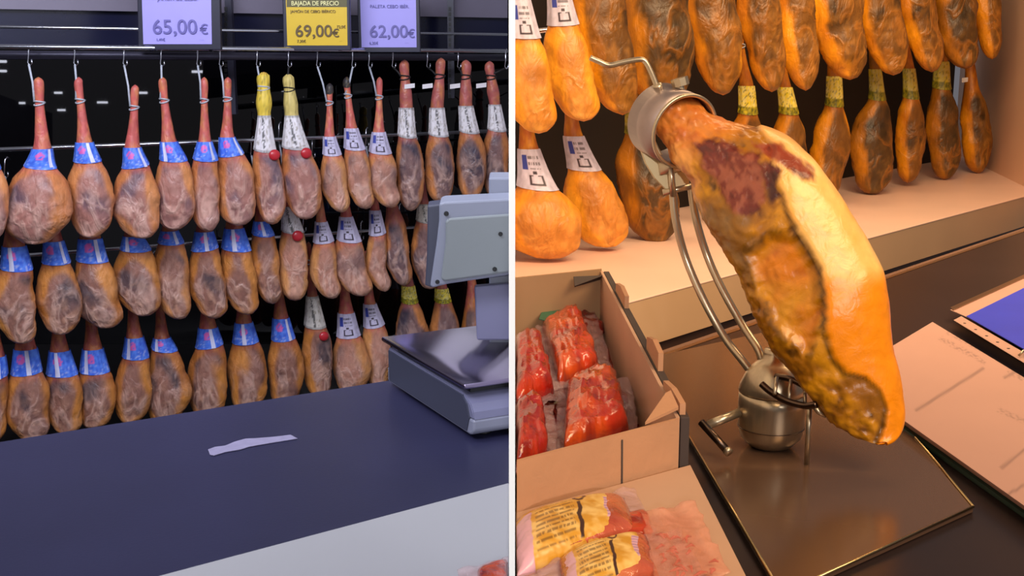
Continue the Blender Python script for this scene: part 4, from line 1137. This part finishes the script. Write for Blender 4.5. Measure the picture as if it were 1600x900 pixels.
sausage('gold-labelled sausage pack lying behind the other, on the carton lid', [(802, 826), (975, 778), (1000, 838), (808, 905)], [(804, 820), (962, 781), (984, 840), (808, 903)], [(806, 812), (990, 765), (1030, 846), (806, 915)], 31, .020)
sausage('gold-labelled sausage pack nearest the camera, on the carton lid', [(870, 880), (1010, 838), (1030, 905), (880, 960)], [(874, 880), (1004, 840), (1020, 902), (884, 957)], [(838, 886), (1060, 826), (1120, 935), (850, 970)], 32, .018)
r = empty('sausage_pack', hz(1080, 880, ZP), 'clear film bag with red crumbs beside the gold-labelled packs', 'meat pack', 'gold-labelled packs on the carton lid')
b = bmesh.new()
rr_ = random.Random(4)
for k in range(26):
    x, y = rr_.uniform(1030, 1120), rr_.uniform(835, 905)
    if (x - 1030) * .55 + 0 > (y - 800): continue
    p = hz(x, y, ZP + .003); d = V((rr_.uniform(-1, 1), rr_.uniform(-.3, 1), 0)).normalized() * rr_.uniform(.003, .009)
    tube([p - d, p + V((.001, 0, .002)), p + d], [.0006, .0016, .0006], b, n=6)
link('meat_shreds', b, redM, r)['kind'] = 'stuff'
film_sheet([(1000, 800), (1085, 790), (1140, 900), (1030, 930)], ZP + .007, r, 41, M('pink_film', (236, 150, 120), .2, 0, .7, alpha=.28, bump=.7, bscale=40), amp=.006)
pillow([(965, 812), (1010, 800), (1022, 838), (975, 850)], ZP, .008, loinM, 'meat', r, loin_paint(44), seed=44)

# ------------------------------------------------------------------ papers on the right
def sheet(quad, z, th, mat, name, parent=None, paint=None, nu=1, nv=1):
    q = onz(quad, z); bm = bmesh.new(); g = []
    lay = bm.verts.layers.float_color.new('Col')
    for j in range(nv + 1):
        g.append([])
        for i in range(nu + 1):
            u, v = i / nu, j / nv
            p = q[0].lerp(q[1], u).lerp(q[3].lerp(q[2], u), v); x = bm.verts.new(p); g[-1].append(x)
    fs = [bm.faces.new((g[j][i], g[j][i + 1], g[j + 1][i + 1], g[j + 1][i])) for j in range(nv) for i in range(nu)]
    for j in range(nv + 1):
        for i in range(nu + 1):
            g[j][i][lay] = tuple(paint(i / nu, j / nv, g[j][i].co) if paint else lin((172, 132, 118))) + (1,)
    ex = bmesh.ops.extrude_face_region(bm, geom=bm.faces[:])
    bmesh.ops.translate(bm, vec=(0, 0, -th), verts=[x for x in ex['geom'] if isinstance(x, bmesh.types.BMVert)])
    bmesh.ops.recalc_face_normals(bm, faces=bm.faces)
    o = link(name, bm, mat, parent, False); return o
def off(q, dx, dy): return [(x + dx, y + dy) for x, y in q]
Q0 = [(1315, 588), (1457, 503), (1765, 690), (1640, 818)]
fo = empty('document_folder', hz(1450, 640, ZC), 'dark green folder under the stack of papers', 'folder')
sheet(off(Q0, 3, 17), ZC + .005, .004, folderG, 'cover', fo)
sheet(off(Q0, -1, 12), ZC + .009, .0035, folderG, 'flap', fo)
ps = empty('paper_stack', hz(1500, 640, ZC + .0093), 'stack of white handwritten sheets on the green folder', 'papers')
white = lin((176, 134, 120)); gry = lin((110, 82, 76))
for k in range(4):
    sheet(off(Q0, 5 - k * 2, 8 - k * 2.4), ZC + .0115 + k * .0025, .0018, sheetM, 'sheet', ps)
def scrib(u, v, co):
    x, y = proj(co); sc_ = 0
    for (a, b, c2_, d2, th) in ((1432, 641, 1536, 576, 2.2), (1565, 731, 1612, 694, 2.2), (1570, 590, 1625, 560, 2), (1545, 790, 1640, 735, 2)):
        L2 = (c2_ - a) ** 2 + (d2 - b) ** 2; t = max(0, min(1, ((x - a) * (c2_ - a) + (y - b) * (d2 - b)) / L2))
        d = math.hypot(x - a - t * (c2_ - a), y - b - t * (d2 - b)); sc_ = max(sc_, (1 - sstep(th * .4, th * 1.7, d)) * .6)
    for (a, b, c2_, d2, seed) in ((1468, 528, 1540, 566, 1), (1480, 518, 1545, 552, 2), (1575, 580, 1640, 612, 3), (1560, 640, 1610, 662, 4)):
        L2 = (c2_ - a) ** 2 + (d2 - b) ** 2; t = ((x - a) * (c2_ - a) + (y - b) * (d2 - b)) / L2
        if 0 < t < 1:
            d = math.hypot(x - a - t * (c2_ - a), y - b - t * (d2 - b))
            sc_ = max(sc_, (1 - sstep(2, 6, d)) * .5 * sstep(-.1, .25, noise.noise(V((x * .35, y * .35, seed)))))
    return mix(white, gry, sc_)
sheet(Q0, ZC + .0225, .001, sheetM, 'top_sheet', ps, scrib, 190, 130)
# punched sleeve with a blue card
pp = empty('punched_sleeve', hz(1560, 520, ZC + .024), 'clear punched sleeve holding a blue card, right frame edge', 'sleeve')
Q2 = [(1489, 500), (1620, 428), (1800, 560), (1640, 585)]
zz = ZC + .0245
sheet([(1485, 484), (1620, 424), (1800, 500), (1660, 560)], zz - .0005, .001, sheetM, 'backing_sheet', pp)
sheet([(1490, 500), (1502, 494), (1640, 574), (1630, 585)], zz + .001, .0006, sheetM, 'punched_edge', pp)
sheet([(1510, 494), (1640, 430), (1760, 500), (1640, 568)], zz + .0025, .0012, blueM, 'blue_card', pp)['label'] = 'bright blue card'
b = bmesh.new()
for k in range(8):
    u = (k + .6) / 8
    p = hz(1497 + (1634 - 1497) * u, 499 + (578 - 499) * u, zz + .0013)
    bmesh.ops.create_cone(b, cap_ends=True, segments=12, radius1=.0026, radius2=.0026, depth=.0004, matrix=Matrix.Translation(p))
link('punch_holes', b, blackM, pp, False)
link('metal_ring', tube([hz(1592, 556, zz + .004), hz(1598, 549, zz + .012), hz(1606, 545, zz + .004)], .002, n=8), steel, pp)
tag(sheet([(1485, 480), (1620, 420), (1622, 424), (1490, 484)], zz + .0016, .0008, stripM, 'ruler'), 'thin metal ruler edge behind the blue card', 'ruler')

# ------------------------------------------------------------------ floor
o = link('wall_left', box(-8.05, -8, -8, 7, 0, 3.2), greyF, None, False); tag(o, kind='structure')
o = link('floor', box(-8, 6, -8, 10, -.05, -.001), floorM, None, False); tag(o, kind='structure')

# ------------------------------------------------------------------ lights
def area(name, loc, target, sx, sy, W_, col):
    d = bpy.data.lights.new(name, 'AREA'); d.shape = 'RECTANGLE'; d.size = sx; d.size_y = sy; d.energy = W_; d.color = col
    o = bpy.data.objects.new(name, d); COL.objects.link(o); o.location = loc
    o.rotation_euler = (V(target) - V(loc)).to_track_quat('-Z', 'Y').to_euler(); return o
COOL = (.84, .86, 1.0); WARM = (1.0, .70, .39)
area('ceiling_light_left', (-1.2, 2.0, 2.95), (-1.2, 4.9, 1.2), 2.2, .5, 105, COOL)
area('ceiling_light_left_front', (-1.1, .6, 2.95), (-.9, 3.0, 1.0), 1.6, .5, 45, COOL)
area('ceiling_light_right', (1.2, 2.2, 2.95), (1.5, 5.3, .9), 1.6, .6, 118, WARM)
area('niche_fill', (1.3, 4.5, 2.95), (2.6, 6.0, 1.2), 1.2, .4, 48, WARM)  # added fill that lifts the side panel of the niche
area('ceiling_light_right_front', (1.0, .5, 2.5), (.45, 1.6, 1.25), 1.0, .5, 26, WARM)
area('aisle_fill', (1.25, -1.4, 2.7), (0, 1.5, 1.2), 1.1, .6, 26, (1, .95, .92))  # added fill from behind the viewer, for the divider's front edge
sd_ = bpy.data.lights.new('divider_fill_spot', 'SPOT'); sd_.energy = 115; sd_.spot_size = math.radians(11); sd_.spot_blend = .2; sd_.shadow_soft_size = .03  # added spot, only there to brighten the divider's front edge
so = bpy.data.objects.new('divider_fill_spot', sd_); COL.objects.link(so); so.location = (0, -1.7, 2.05)
so.rotation_euler = (V((0, .56, 1.53)) - so.location).to_track_quat('-Z', 'Y').to_euler()
# tubes over the aisle behind the viewer: mirrored in the black panel
dash = [(-30, 96, 40), (-30, 111, 40), (85, 145, 12), (30, 161, 9), (90, 172, 12), (152, 160, 16), (212, 145, 18), (300, 112, 26), (544, 112, 24), (588, 100, 20), (440, 141, 16), (640, 141, 14), (556, 147, 12)]
ng = 0
for px, py, ln in dash:
    p = hp(px, py, A0, nPan); d = (p - CAM).normalized(); q = hp(px + ln, py, A0, nPan); d2 = (q - CAM).normalized()
    nn = nPan
    rr1 = d - 2 * d.dot(nn) * nn; rr2 = d2 - 2 * d2.dot(nn) * nn
    if rr1.z <= .01: continue
    t1 = (3.05 + .05 * (ng % 3) - p.z) / rr1.z; t2 = (3.05 + .05 * (ng % 3) - q.z) / rr2.z
    a_, b_ = p + rr1 * t1, q + rr2 * t2
    lt = tube([a_, b_], .016 + .0 * t1, n=8)
    o = link('lamp_tube', lt, lampC, None); ng += 1
    tag(o, 'cool white lamp tube over the aisle, mirrored in the black panel', 'lamp', 'lamp tubes over the aisle')
w = SC.world or bpy.data.worlds.new('World'); SC.world = w; w.use_nodes = True
w.node_tree.nodes['Background'].inputs['Color'].default_value = (.75, .72, .8, 1)
w.node_tree.nodes['Background'].inputs['Strength'].default_value = .18

vs = SC.view_settings; vs.view_transform = 'Standard'; vs.look = 'None'; vs.gamma = 1; vs.exposure = 0; vs.use_curve_mapping = False
